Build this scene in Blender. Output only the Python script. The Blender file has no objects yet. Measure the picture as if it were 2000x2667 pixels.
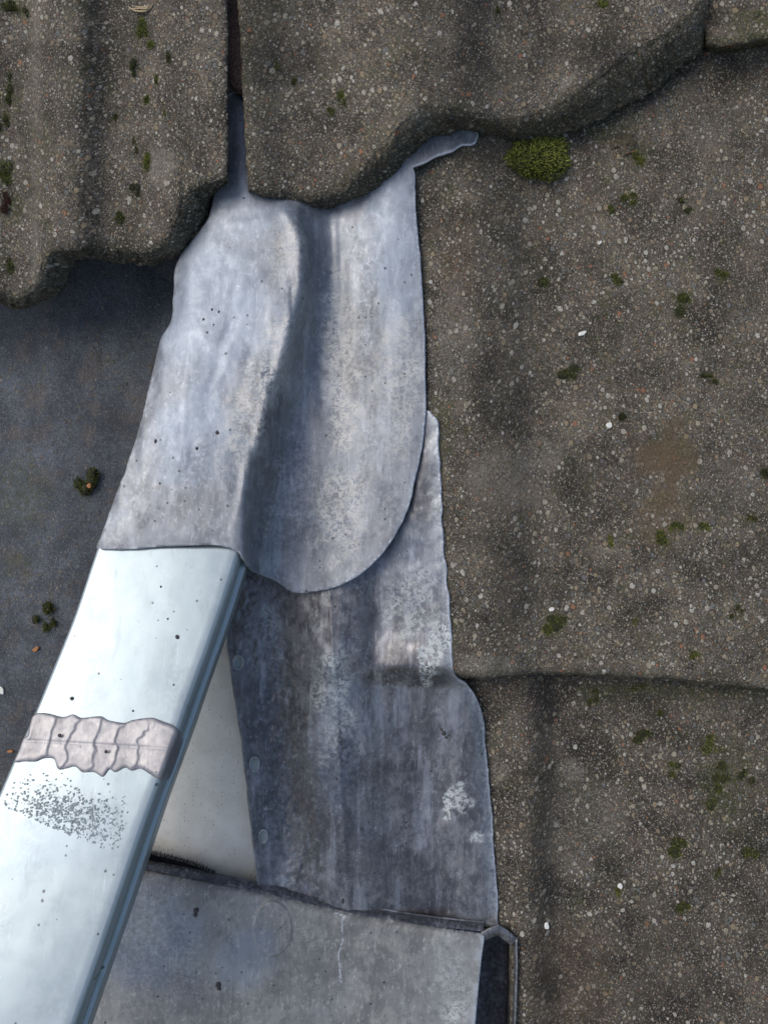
import bpy, bmesh, math, random
import numpy as np
from mathutils import Matrix, Vector
from mathutils.geometry import delaunay_2d_cdt
random.seed(7); RNG = np.random.RandomState(11)
SC = bpy.context.scene
# ------------------------------------------------------------------ camera, sky, sun
PITCH = math.radians(34); D = 0.5; F = 1852.0
R3 = Matrix.Rotation(PITCH, 3, 'X')
LIFT = Vector((0, 0, 5.0))
def W(p): return R3 @ Vector(p) + LIFT
cam_d = bpy.data.cameras.new('camera'); cam = bpy.data.objects.new('camera', cam_d)
SC.collection.objects.link(cam); SC.camera = cam
cam.location = W((0, 0, D)); cam.rotation_euler = (PITCH, 0, 0)
cam_d.sensor_fit = 'HORIZONTAL'; cam_d.sensor_width = 36; cam_d.lens = 36 * F / 2000
cam_d.clip_start = 0.01; cam_d.clip_end = 2000
cam_d.dof.use_dof = True; cam_d.dof.focus_distance = 0.497; cam_d.dof.aperture_fstop = 18.0
sun_local = Vector((-0.60, 0.42, 0.74)).normalized()
sdir = R3 @ sun_local
elev = math.asin(sdir.z); azim = math.atan2(sdir.x, sdir.y)
w = bpy.data.worlds.new('World'); SC.world = w; w.use_nodes = True
nt = w.node_tree; nt.nodes.clear()
sky = nt.nodes.new('ShaderNodeTexSky'); sky.sky_type = 'NISHITA'; sky.sun_disc = False
sky.sun_elevation = elev; sky.sun_rotation = azim; sky.air_density = 1.0; sky.dust_density = 3.0; sky.ozone_density = 1.0
bg = nt.nodes.new('ShaderNodeBackground'); bg.inputs[1].default_value = 0.15
wo = nt.nodes.new('ShaderNodeOutputWorld')
nt.links.new(sky.outputs[0], bg.inputs[0]); nt.links.new(bg.outputs[0], wo.inputs[0])
sl = bpy.data.lights.new('sun', 'SUN'); sl.energy = 1.45; sl.angle = math.radians(42); sl.color = (1, .97, .92)
so = bpy.data.objects.new('sun', sl); SC.collection.objects.link(so)
so.rotation_euler = Vector(sdir).to_track_quat('Z', 'Y').to_euler(); so.location = W((-1, 1, 2))
SC.view_settings.view_transform = 'Standard'; SC.view_settings.look = 'None'
SC.view_settings.exposure = 0.12; SC.view_settings.gamma = 1

# ------------------------------------------------------------------ numeric helpers
def P(u, v, h):
    """photo position (source pixels) at height h mm over the roof plane -> roof-frame metres"""
    d = D - h / 1000.0
    return np.stack([(u - 1000.0) / F * d, -(v - 1333.5) / F * d, h / 1000.0 + 0 * u], -1)
_perm = RNG.permutation(512); _val = RNG.rand(512) * 2 - 1
def vnoise(x, y, seed=0):
    xi = np.floor(x).astype(int); yi = np.floor(y).astype(int); fx = x - xi; fy = y - yi
    fx = fx * fx * fx * (fx * (fx * 6 - 15) + 10); fy = fy * fy * fy * (fy * (fy * 6 - 15) + 10)
    def g(a, b): return _val[(_perm[(a + seed * 37) % 512] + b) % 512]
    return (g(xi, yi) * (1 - fx) + g(xi + 1, yi) * fx) * (1 - fy) + (g(xi, yi + 1) * (1 - fx) + g(xi + 1, yi + 1) * fx) * fy
def fbm(x, y, oct=4, seed=0, gain=.5):
    s = 0; a = 1; t = 0
    for o in range(oct):
        s = s + a * vnoise(x * 2 ** o + 13.7 * o, y * 2 ** o + 7.1 * o, seed + o); t += a; a *= gain
    return s / t
def sstep(a, b, x):
    t = np.clip((x - a) / (b - a), 0, 1); return t * t * (3 - 2 * t)
def curve(pts):
    """smooth (monotone cubic) function through points"""
    p = np.array(sorted(pts), float); x, y = p[:, 0], p[:, 1]
    d = np.diff(y) / np.diff(x); m = np.zeros_like(y); m[0] = d[0]; m[-1] = d[-1]
    for i in range(1, len(x) - 1):
        m[i] = 0 if d[i - 1] * d[i] <= 0 else 2 * d[i - 1] * d[i] / (d[i - 1] + d[i])
    def f(q):
        q = np.asarray(q, float); qc = np.clip(q, x[0], x[-1])
        i = np.clip(np.searchsorted(x, qc) - 1, 0, len(x) - 2); h = x[i + 1] - x[i]; t = (qc - x[i]) / h
        return ((2*t**3 - 3*t**2 + 1) * y[i] + (t**3 - 2*t**2 + t) * h * m[i] + (-2*t**3 + 3*t**2) * y[i + 1] + (t**3 - t**2) * h * m[i + 1])
    return f
def field(stations):
    """height over (u,v) from cross profiles at several v"""
    vs = np.array([s[0] for s in stations], float); fs = [curve(s[1]) for s in stations]
    def f(u, v):
        u = np.asarray(u, float); v = np.asarray(v, float)
        A = np.stack([g(u) for g in fs], 0); vc = np.clip(v, vs[0], vs[-1])
        i = np.clip(np.searchsorted(vs, vc) - 1, 0, len(vs) - 2)
        t = (vc - vs[i]) / (vs[i + 1] - vs[i])
        k = np.arange(u.size).reshape(u.shape) if u.ndim else 0
        Af = A.reshape(len(vs), -1); ii = i.ravel(); kk = np.arange(ii.size)
        p1 = Af[ii, kk]; p2 = Af[ii + 1, kk]; p0 = Af[np.maximum(ii - 1, 0), kk]; p3 = Af[np.minimum(ii + 2, len(vs) - 1), kk]
        # smooth, non-overshooting blend
        tt = t.ravel(); h = (vs[ii + 1] - vs[ii])
        h0 = np.where(ii > 0, vs[ii] - vs[np.maximum(ii - 1, 0)], 1e9); h2 = np.where(ii < len(vs) - 2, vs[np.minimum(ii + 2, len(vs) - 1)] - vs[ii + 1], 1e9)
        d1 = (p2 - p1) / h; d0 = (p1 - p0) / h0; d2 = (p3 - p2) / h2
        m1 = np.where(d0 * d1 > 0, 2 * d0 * d1 / (d0 + d1 + 1e-12 * np.sign(d1 + 1e-30)), 0); m2 = np.where(d1 * d2 > 0, 2 * d1 * d2 / (d1 + d2 + 1e-12 * np.sign(d1 + 1e-30)), 0)
        r = (2*tt**3 - 3*tt**2 + 1) * p1 + (tt**3 - 2*tt**2 + tt) * h * m1 + (-2*tt**3 + 3*tt**2) * p2 + (tt**3 - tt**2) * h * m2
        return r.reshape(u.shape)
    return f
def smooth_poly(pts, step=6, closed=True, sharp=()):
    """Catmull-Rom outline resampled; indices in sharp stay corners"""
    p = [np.array(q, float) for q in pts]; n = len(p); out = []
    for i in range(n if closed else n - 1):
        a, b = p[i], p[(i + 1) % n]; z = p[i - 1] if (closed or i > 0) else a; c = p[(i + 2) % n] if (closed or i + 2 < n) else b
        ta = (b - z) / 2 if i not in sharp else (b - a) * .9; tb = (c - a) / 2 if (i + 1) % n not in sharp else (b - a) * .9
        L = np.linalg.norm(b - a)
        for q in (ta, tb):
            l = np.linalg.norm(q)
            if l > L: q *= L / l
        k = max(1, int(round(L / step)))
        for j in range(k):
            t = j / k
            out.append((2*t**3 - 3*t**2 + 1) * a + (t**3 - 2*t**2 + t) * ta + (-2*t**3 + 3*t**2) * b + (t**3 - t**2) * tb)
    if not closed: out.append(p[-1])
    return np.array(out)
def edge_dist(x, y, poly):
    a = poly; b = np.roll(poly, -1, 0); best = np.full(x.shape, 1e9)
    for (ax, ay), (bx, by) in zip(a, b):
        dx, dy = bx - ax, by - ay; l = dx * dx + dy * dy + 1e-9
        t = np.clip(((x - ax) * dx + (y - ay) * dy) / l, 0, 1)
        best = np.minimum(best, (x - ax - t * dx) ** 2 + (y - ay - t * dy) ** 2)
    return np.sqrt(best)
def inside(x, y, poly):
    a = poly; b = np.roll(poly, -1, 0); c = np.zeros(x.shape, bool)
    for (ax, ay), (bx, by) in zip(a, b):
        if ay == by: continue
        c ^= ((ay > y) != (by > y)) & (x < (bx - ax) * (y - ay) / (by - ay) + ax)
    return c

# ------------------------------------------------------------------ object helpers
def tag(o, label=None, cat=None, group=None, kind=None):
    if label: o['label'] = label
    if cat: o['category'] = cat
    if group: o['group'] = group
    if kind: o['kind'] = kind
    return o
def mesh_obj(name, V, Fc, mat, parent=None, anchor=None, smooth=True, attr=None):
    V = np.asarray(V, float).reshape(-1, 3)
    if parent is not None: anchor = Vector(parent['_anchor'])
    elif anchor is None:
        anchor = Vector(((V[:, 0].min() + V[:, 0].max()) / 2, (V[:, 1].min() + V[:, 1].max()) / 2, V[:, 2].min()))
    me = bpy.data.meshes.new(name)
    me.from_pydata((V - np.array(anchor)).tolist(), [], [list(map(int, f)) for f in Fc]); me.update()
    if smooth: me.polygons.foreach_set('use_smooth', [True] * len(me.polygons))
    if attr is not None:
        a = me.color_attributes.new('paint', 'FLOAT_COLOR', 'POINT'); a.data.foreach_set('color', np.asarray(attr, np.float32).ravel())
    me.materials.append(mat)
    o = bpy.data.objects.new(name, me); SC.collection.objects.link(o)
    if parent is not None: o.parent = parent
    else:
        o.location = W(anchor); o.rotation_euler = (PITCH, 0, 0); o['_anchor'] = list(anchor)
    return o
def empty(name, anchor):
    o = bpy.data.objects.new(name, None); SC.collection.objects.link(o); o.empty_display_size = .01
    o.location = W(anchor); o.rotation_euler = (PITCH, 0, 0); o['_anchor'] = list(anchor); return o
def sheet(name, poly, hf, step, mat, thick=1.6, parent=None, paint=None, under=0):
    """sheet cut to an outline, laid over a height field, with real thickness"""
    x0, y0 = poly.min(0); x1, y1 = poly.max(0)
    gx, gy = np.meshgrid(np.arange(x0, x1, step), np.arange(y0, y1, step)); gx = gx + (np.arange(gx.shape[0]) % 2)[:, None] * step * .5
    gx = gx.ravel(); gy = gy.ravel()
    k = inside(gx, gy, poly); gx = gx[k]; gy = gy[k]
    k = edge_dist(gx, gy, poly) > step * .45; gx = gx[k]; gy = gy[k]
    pts = [Vector(p) for p in np.vstack([poly, np.stack([gx, gy], -1)])]; n = len(poly)
    vo, ed, fc, *_ = delaunay_2d_cdt(pts, [(i, (i + 1) % n) for i in range(n)], [], 1, 1e-6)
    q = np.array([(v.x, v.y) for v in vo]); h = hf(q[:, 0], q[:, 1])
    V = P(q[:, 0], q[:, 1], h)
    fc = [f if ((q[f[1]][0]-q[f[0]][0])*(q[f[2]][1]-q[f[0]][1]) - (q[f[1]][1]-q[f[0]][1])*(q[f[2]][0]-q[f[0]][0])) < 0 else f[::-1] for f in fc]
    o = mesh_obj(name, V, fc, mat, parent, attr=paint(q[:, 0], q[:, 1]) if paint else None)
    if thick:
        m = o.modifiers.new('solid', 'SOLIDIFY'); m.thickness = thick / 1000; m.offset = -1; m.use_even_offset = False
    return o
def blob(u, v, c, r, e=1.0, rot=0, soft=.5, wob=.35, seed=3):
    """irregular stain mask around c (px), radius r px"""
    dx = u - c[0]; dy = v - c[1]; ca, sa = math.cos(rot), math.sin(rot)
    a = dx * ca + dy * sa; b = (-dx * sa + dy * ca) / e
    d = np.sqrt(a * a + b * b) / r + wob * fbm(u / (r * .6) , v / (r * .6), 4, seed)
    return 1 - sstep(1 - soft, 1 + soft * .3, d)

# ------------------------------------------------------------------ materials
class N:
    def __init__(s, name):
        s.m = bpy.data.materials.new(name); s.m.use_nodes = True; s.t = s.m.node_tree; s.b = s.t.nodes['Principled BSDF']
        tc = s.t.nodes.new('ShaderNodeTexCoord'); s.co = s.mp(tc.outputs['Object'], 1000)
    def l(s, a, b):
        if isinstance(a, (int, float)): b.default_value = a
        elif isinstance(a, tuple): b.default_value = a if len(a) == 4 or len(b.default_value) == 3 else a + (1,)
        else: s.t.links.new(a, b)
    def mp(s, v, scale, rot=(0, 0, 0)):
        n = s.t.nodes.new('ShaderNodeMapping'); n.inputs['Scale'].default_value = (scale,) * 3 if not isinstance(scale, tuple) else scale
        n.inputs['Rotation'].default_value = rot; s.t.links.new(v, n.inputs[0]); return n.outputs[0]
    def noise(s, sc, det=4, rough=.5, co=None, dist=0):
        n = s.t.nodes.new('ShaderNodeTexNoise'); n.inputs['Scale'].default_value = sc; n.inputs['Detail'].default_value = det
        n.inputs['Roughness'].default_value = rough; n.inputs['Distortion'].default_value = dist; s.t.links.new(co or s.co, n.inputs['Vector']); return n.outputs['Fac']
    def skew(s):
        sp = s.t.nodes.new('ShaderNodeSeparateXYZ'); s.t.links.new(s.co, sp.inputs[0]); cb = s.t.nodes.new('ShaderNodeCombineXYZ')
        s.l(s.mth('ADD', sp.outputs[0], s.mth('MULTIPLY', sp.outputs[2], .2)), cb.inputs[0]); s.l(s.mth('ADD', sp.outputs[1], s.mth('MULTIPLY', sp.outputs[2], .85)), cb.inputs[1]); return cb.outputs[0]
    def vor(s, sc, co=None, feat='F1', rnd=1):
        n = s.t.nodes.new('ShaderNodeTexVoronoi'); n.voronoi_dimensions = '2D'; n.feature = feat; n.inputs['Scale'].default_value = sc; n.inputs['Randomness'].default_value = rnd
        s.t.links.new(co or s.co, n.inputs['Vector']); return n
    def rng(s, v, a, b, c=0, d=1):
        n = s.t.nodes.new('ShaderNodeMapRange'); s.l(v, n.inputs[0])
        for i, x in enumerate((a, b, c, d)): s.l(x, n.inputs[i + 1])
        n.interpolation_type = 'SMOOTHSTEP'; return n.outputs[0]
    def mth(s, op, a, b=0):
        n = s.t.nodes.new('ShaderNodeMath'); n.operation = op; s.l(a, n.inputs[0]); s.l(b, n.inputs[1]); return n.outputs[0]
    def mix(s, f, a, b, mode='MIX'):
        n = s.t.nodes.new('ShaderNodeMix'); n.data_type = 'RGBA'; n.blend_type = mode; s.l(f, n.inputs[0]); s.l(a, n.inputs[6]); s.l(b, n.inputs[7]); return n.outputs[2]
    def ramp(s, v, stops, const=False):
        n = s.t.nodes.new('ShaderNodeValToRGB'); e = n.color_ramp.elements
        if const: n.color_ramp.interpolation = 'CONSTANT'
        while len(e) < len(stops): e.new(.5)
        for x, (p, c) in zip(e, stops): x.position = p; x.color = c + (1,)
        s.l(v, n.inputs[0]); return n.outputs[0]
    def attr(s):
        n = s.t.nodes.new('ShaderNodeAttribute'); n.attribute_name = 'paint'; sp = s.t.nodes.new('ShaderNodeSeparateColor')
        s.t.links.new(n.outputs['Color'], sp.inputs[0]); return sp.outputs[0], sp.outputs[1], sp.outputs[2], n.outputs['Alpha'], n.outputs['Color']
    def bump(s, h, dist, strength=1, nrm=None):
        n = s.t.nodes.new('ShaderNodeBump'); n.inputs['Distance'].default_value = dist / 1000; n.inputs['Strength'].default_value = strength
        s.l(h, n.inputs['Height'])
        if nrm: s.t.links.new(nrm, n.inputs['Normal'])
        return n.outputs[0]
    def out(s, col, rough=.6, metal=0.0, nrm=None, spec=.5):
        s.l(col, s.b.inputs['Base Color']); s.l(rough, s.b.inputs['Roughness']); s.l(metal, s.b.inputs['Metallic']); s.b.inputs['Specular IOR Level'].default_value = spec
        if nrm: s.t.links.new(nrm, s.b.inputs['Normal'])
        return s.m

def concrete(name, dark=(.04, .034, .0245), light=(.2, .17, .12), peb=1.0, spec=.3, rough=.8, thr=.6, grain=.95):
    """weathered concrete with exposed aggregate; paint: R moss film and greenish nose tone, G pale lichen and painted crest light, B grime and painted shade, A brown stain"""
    n = N(name); r, g, b, a, _ = n.attr(); sk = n.skew()
    big = n.noise(.03, 6, .62); fine = n.noise(.45, 6, .72)
    f = n.rng(n.mth('ADD', n.mth('MULTIPLY', big, .6), n.mth('MULTIPLY', fine, .4)), .38, .64)
    col = n.mix(f, dark, light)
    col = n.mix(n.rng(n.noise(.05, 4, .6, n.mp(n.co, 1.0, (.4, .2, 1))), .5, .7, 0, .5), col, (.15, .115, .088))
    # sand grains
    v0 = n.vor(1.05, n.mp(sk, 1.0, (0, 0, .4))); sp0 = n.t.nodes.new('ShaderNodeSeparateColor'); n.t.links.new(v0.outputs['Color'], sp0.inputs[0])
    gm = n.mth('MULTIPLY', n.rng(v0.outputs['Distance'], .55, .3), n.rng(sp0.outputs[0], .35, .5))
    gc = n.ramp(sp0.outputs[1], [(0, (.012, .012, .012)), (.3, (.04, .037, .033)), (.5, (.11, .1, .085)), (.7, (.2, .182, .15)), (.88, (.34, .31, .25)), (.97, (.46, .44, .39))])
    col = n.mix(n.mth('MULTIPLY', gm, grain), col, gc)
    hsum = n.mth('MULTIPLY', gm, n.mth('ADD', .15, n.mth('MULTIPLY', sp0.outputs[2], .35)))
    dens = n.rng(n.noise(.03, 5, .65), .4, .62)
    for sc, th, hk, r0 in ((.5, thr, .5, .2), (.3, thr + .1, .8, .2), (.19, thr + .17, 1.1, .2)):
        vv = n.vor(sc, n.mp(sk, (1, .85, 1), (0, 0, sc * 7))); sp = n.t.nodes.new('ShaderNodeSeparateColor'); n.t.links.new(vv.outputs['Color'], sp.inputs[0])
        rad = n.mth('ADD', n.mth('MULTIPLY', sp.outputs[1], .15), r0)
        wob = n.mth('ADD', vv.outputs['Distance'], n.mth('MULTIPLY', n.mth('SUBTRACT', n.noise(.8, 2), .5), .3))
        edge = n.rng(n.mth('SUBTRACT', wob, rad), .04, -.03)
        rim = n.rng(n.mth('SUBTRACT', wob, rad), .16, .03)
        thn = n.mth('SUBTRACT', th + .16, n.mth('MULTIPLY', dens, .36))
        pick = n.mth('GREATER_THAN', sp.outputs[0], thn)
        m = n.mth('MULTIPLY', edge, pick)
        pc = n.ramp(sp.outputs[2], [(0, (.16, .15, .135)), (.24, (.3, .25, .18)), (.36, (.45, .4, .3)), (.52, (.3, .22, .15)), (.58, (.52, .48, .39)), (.7, (.2, .205, .2)), (.8, (.62, .59, .51)), (.89, (.38, .3, .19)), (.97, (.38, .18, .1))], True)
        pc = n.mix(n.rng(n.noise(1.0, 4, .7), .4, .68, 0, .65), pc, (.09, .08, .065))
        col = n.mix(n.mth('MULTIPLY', n.mth('MULTIPLY', rim, pick), .5), col, (.02, .018, .016))
        col = n.mix(n.mth('MULTIPLY', m, .85 * peb), col, pc)
        hsum = n.mth('MAXIMUM', hsum, n.mth('MULTIPLY', m, hk))
    col = n.mix(n.mth('MULTIPLY', a, n.rng(fine, .3, .6, .5, .9)), col, (.13, .088, .05))
    col = n.mix(n.mth('MULTIPLY', g, n.rng(n.noise(.5, 5, .75), .36, .6)), col, n.mix(gm, (.2, .18, .15), (.36, .335, .29)))
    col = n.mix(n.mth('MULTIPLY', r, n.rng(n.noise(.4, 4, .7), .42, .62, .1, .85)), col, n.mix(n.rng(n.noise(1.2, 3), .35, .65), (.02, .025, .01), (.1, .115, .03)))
    col = n.mix(n.mth('MULTIPLY', b, n.rng(fine, .3, .6, .85, .55)), col, (.015, .014, .013))
    h = n.mth('ADD', hsum, n.mth('MULTIPLY', n.noise(1.1, 6, .8), 1.3))
    nr = n.bump(h, 1.0, 1.0); nr = n.bump(n.noise(.14, 4, .6), 1.8, .7, nr)
    return n.out(col, n.rng(fine, .3, .7, rough - .12, rough + .12), 0, nr, spec)

def lead(name, dark, light, patina, metal=.7, rough=(.32, .55), streak=(0, 0, .35), fleck=.5, bstr=1.0, flecks=(.55, .57, .62), BLOOM=(.46, .5, .5), dash=.3, dang=.3, STR=.3):
    """hand dressed sheet metal; paint: R grime and painted shade, G chalky bloom and painted crest light, B bluish tint and painted sheen, A painted edge highlight and scratches"""
    n = N(name); r, g, b, a, _ = n.attr()
    big = n.noise(.022, 5, .6, dist=.6); mid = n.noise(.12, 5, .65, dist=.4)
    s1 = n.noise(.42, 6, .72, n.mp(n.co, (1, .38, 1), streak), .8); s2 = n.noise(.8, 4, .65, n.mp(n.co, (1, .14, 1), (0, 0, streak[2] + 1.1)), .5)
    f = n.rng(n.mth('ADD', n.mth('MULTIPLY', big, .4), n.mth('ADD', n.mth('MULTIPLY', mid, .33), n.mth('MULTIPLY', s1, .27))), .42, .585)
    col = n.mix(f, dark, light)
    col = n.mix(n.rng(n.noise(.03, 3), .45, .68, 0, .5), col, patina)
    fl = n.mth('MULTIPLY', n.rng(n.mth('ADD', n.mth('MULTIPLY', s1, .5), n.mth('MULTIPLY', n.noise(.2, 4, .7, dist=1.2), .5)), .545, .60), fleck)
    lst = n.noise(.09, 5, .6, n.mp(n.co, (1, .14, 1), (0, 0, -.08)), .6)
    col = n.mix(n.rng(lst, .52, .7, 0, STR), col, flecks); col = n.mix(n.rng(lst, .46, .32, 0, STR * 1.4), col, tuple(x * .55 for x in dark))
    col = n.mix(fl, col, flecks)
    for da, sc_, cl in ((dang, .55, .09), (dang + .35, .8, .05), (dang - .9, .4, .07)):
        dvv = n.vor(sc_, n.mp(n.mp(n.co, 1.0, (0, 0, da)), (1.5, .42, 1)), rnd=1); dsp = n.t.nodes.new('ShaderNodeSeparateColor'); n.t.links.new(dvv.outputs['Color'], dsp.inputs[0])
        dm = n.mth('MULTIPLY', n.rng(dvv.outputs['Distance'], .42, .2), n.mth('GREATER_THAN', dsp.outputs[0], .62))
        dm = n.mth('MULTIPLY', dm, n.rng(n.noise(cl, 5, .7), .54, .68))
        col = n.mix(n.mth('MULTIPLY', dm, dash), col, n.mix(n.mth('GREATER_THAN', dsp.outputs[1], .35), tuple(x * .35 for x in dark), flecks))
    col = n.mix(n.mth('MULTIPLY', b, .6), col, (.25, .32, .415))
    gb = n.mth('MULTIPLY', g, n.rng(n.noise(.3, 6, .75, dist=1), .42, .56))
    col = n.mix(gb, col, BLOOM)
    col = n.mix(n.mth('MULTIPLY', r, n.rng(n.noise(.35, 5, .7), .36, .6)), col, (.05, .052, .06))
    # pits and specks
    v = n.vor(.22); sp = n.t.nodes.new('ShaderNodeSeparateColor'); n.t.links.new(v.outputs['Color'], sp.inputs[0])
    pit = n.mth('MULTIPLY', n.rng(n.mth('SUBTRACT', v.outputs['Distance'], n.mth('MULTIPLY', sp.outputs[1], .14)), .09, .03), n.mth('GREATER_THAN', sp.outputs[0], .965))
    col = n.mix(n.mth('MULTIPLY', pit, .8), col, (.05, .05, .05))
    # fine scratches
    sc = n.noise(.25, 2, .5, n.mp(n.co, (6, .12, 1), (0, 0, .25)), 1.0); scr = n.rng(sc, .67, .72)
    sc2 = n.noise(.25, 2, .5, n.mp(n.co, (5, .15, 1), (0, 0, 1.35)), 1.0); scr2 = n.rng(sc2, .66, .71)
    scr = n.mth('MULTIPLY', n.mth('MAXIMUM', scr, scr2), n.rng(n.noise(.04, 3), .48, .62))
    col = n.mix(n.mth('MULTIPLY', scr, .3), col, (.62, .64, .68))
    col = n.mix(n.mth('MULTIPLY', a, .85), col, (.62, .65, .7))
    rr = n.rng(mid, .35, .65, rough[0], rough[1]); rr = n.mth('ADD', rr, n.mth('MULTIPLY', gb, .25)); 
    mm = n.mth('MULTIPLY', n.mth('SUBTRACT', 1, n.mth('MULTIPLY', gb, .8)), metal)
    h = n.mth('ADD', n.mth('MULTIPLY', s1, .35), n.mth('MULTIPLY', s2, .2)); h = n.mth('SUBTRACT', h, n.mth('MULTIPLY', pit, .6)); h = n.mth('SUBTRACT', h, n.mth('MULTIPLY', scr, .12))
    nr = n.bump(h, .28 * bstr, .8); nr = n.bump(n.noise(.06, 2, .5), .9 * bstr, .35, nr)
    return n.out(col, rr, mm, nr, .5)

M_tile = concrete('tile_concrete')
M_tileUp = concrete('tile_concrete_weathered', (.042, .0355, .026), (.2, .17, .122), thr=.58)
M_tileD = concrete('tile_concrete_lower', (.029, .0245, .019), (.14, .118, .087), thr=.62)  # darker concrete tone for the lower right tile
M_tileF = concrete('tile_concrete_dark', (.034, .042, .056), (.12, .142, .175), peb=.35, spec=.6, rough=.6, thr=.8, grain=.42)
M_lead1 = lead('lead_grey', (.16, .171, .187), (.28, .303, .333), (.2, .208, .226), .45, (.42, .56), fleck=.2, BLOOM=(.56, .55, .515), dash=.4, dang=-.35, STR=.25)
M_lead2 = lead('lead_dark', (.088, .086, .09), (.215, .217, .226), (.118, .118, .128), .55, (.34, .48), (0, 0, .15), fleck=.18, dash=.38, dang=.5, STR=.3)
M_lead3 = lead('lead_mottled', (.165, .165, .155), (.295, .295, .272), (.185, .185, .195), .3, (.38, .6), (0, 0, -.7), fleck=.4, dash=.5, dang=1.1, STR=.18, flecks=(.5, .5, .47))
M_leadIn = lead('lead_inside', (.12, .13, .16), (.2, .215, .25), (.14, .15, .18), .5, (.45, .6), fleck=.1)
M_zinc = lead('bright_zinc', (.305, .365, .39), (.335, .395, .42), (.31, .375, .405), .45, (.3, .34), (0, 0, -.6), fleck=.0, bstr=.1, dash=.22, STR=.16, flecks=(.42, .48, .5))
M_solder = lead('solder', (.225, .222, .232), (.295, .292, .302), (.245, .238, .246), .45, (.34, .5), (0, 0, .5), fleck=.2, bstr=.2, flecks=(.42, .4, .41))
def board_mat():
    n = N('cream_board_paint'); f = n.rng(n.noise(.05, 4, .6), .35, .65); col = n.mix(f, (.58, .565, .5), (.66, .645, .58))
    v = n.vor(.33); sp = n.t.nodes.new('ShaderNodeSeparateColor'); n.t.links.new(v.outputs['Color'], sp.inputs[0])
    m = n.mth('MULTIPLY', n.rng(n.mth('SUBTRACT', v.outputs['Distance'], n.mth('MULTIPLY', sp.outputs[1], .1)), .08, .03), n.mth('GREATER_THAN', sp.outputs[0], .72))
    col = n.mix(n.mth('MULTIPLY', m, .7), col, (.1, .09, .07))
    return n.out(col, .5, 0, n.bump(n.noise(.9, 4, .7), .1, .5))
M_board = board_mat()
def plain(name, c, rough=.8, var=.5, spec=.3):
    n = N(name); return n.out(n.mix(n.rng(n.noise(.8, 4, .6), .3, .7), tuple(x * (1 - var) for x in c), tuple(x * (1 + var) for x in c)), rough, 0, n.bump(n.noise(1.2, 3), .2, .5), spec)
M_black = plain('black_bristle', (.012, .012, .013), .8, .4, .2)
M_deck = plain('underlay', (.02, .02, .022), .9)
M_ground = plain('ground_grass', (.1, .11, .08), .95, .1)
M_straw = plain('dry_straw', (.42, .33, .2), .7, .3)
M_chip = plain('white_chip', (.66, .65, .6), .6, .15)
M_orange = plain('orange_flake', (.38, .17, .07), .7, .3)
M_redlip = plain('brown_concrete', (.16, .1, .078), .9, .6)
def moss_mat():
    n = N('moss'); *_, c = n.attr(); n.out(c, .75, 0, None, .25); n.b.inputs['Subsurface Weight'].default_value = 0; return n.m
M_moss = moss_mat()

# ------------------------------------------------------------------ setting
gv = [(-400, -400, 0), (400, -400, 0), (400, 400, 0), (-400, 400, 0)]
gm = bpy.data.meshes.new('ground'); gm.from_pydata(gv, [], [(0, 1, 2, 3)]); gm.materials.append(M_ground)
go = bpy.data.objects.new('ground', gm); SC.collection.objects.link(go); tag(go, kind='structure')
def slab_box(name, x0, x1, y0, y1, z0, z1, mat):
    V = [(x, y, z) for z in (z0, z1) for x, y in ((x0, y0), (x1, y0), (x1, y1), (x0, y1))]
    return mesh_obj(name, V, [(3, 2, 1, 0), (4, 5, 6, 7), (0, 1, 5, 4), (1, 2, 6, 5), (2, 3, 7, 6), (3, 0, 4, 7)], mat, smooth=False)
tag(slab_box('roof_deck', -.62, .62, -.62, .62, -.13, -.075, M_deck), kind='structure')

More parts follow.
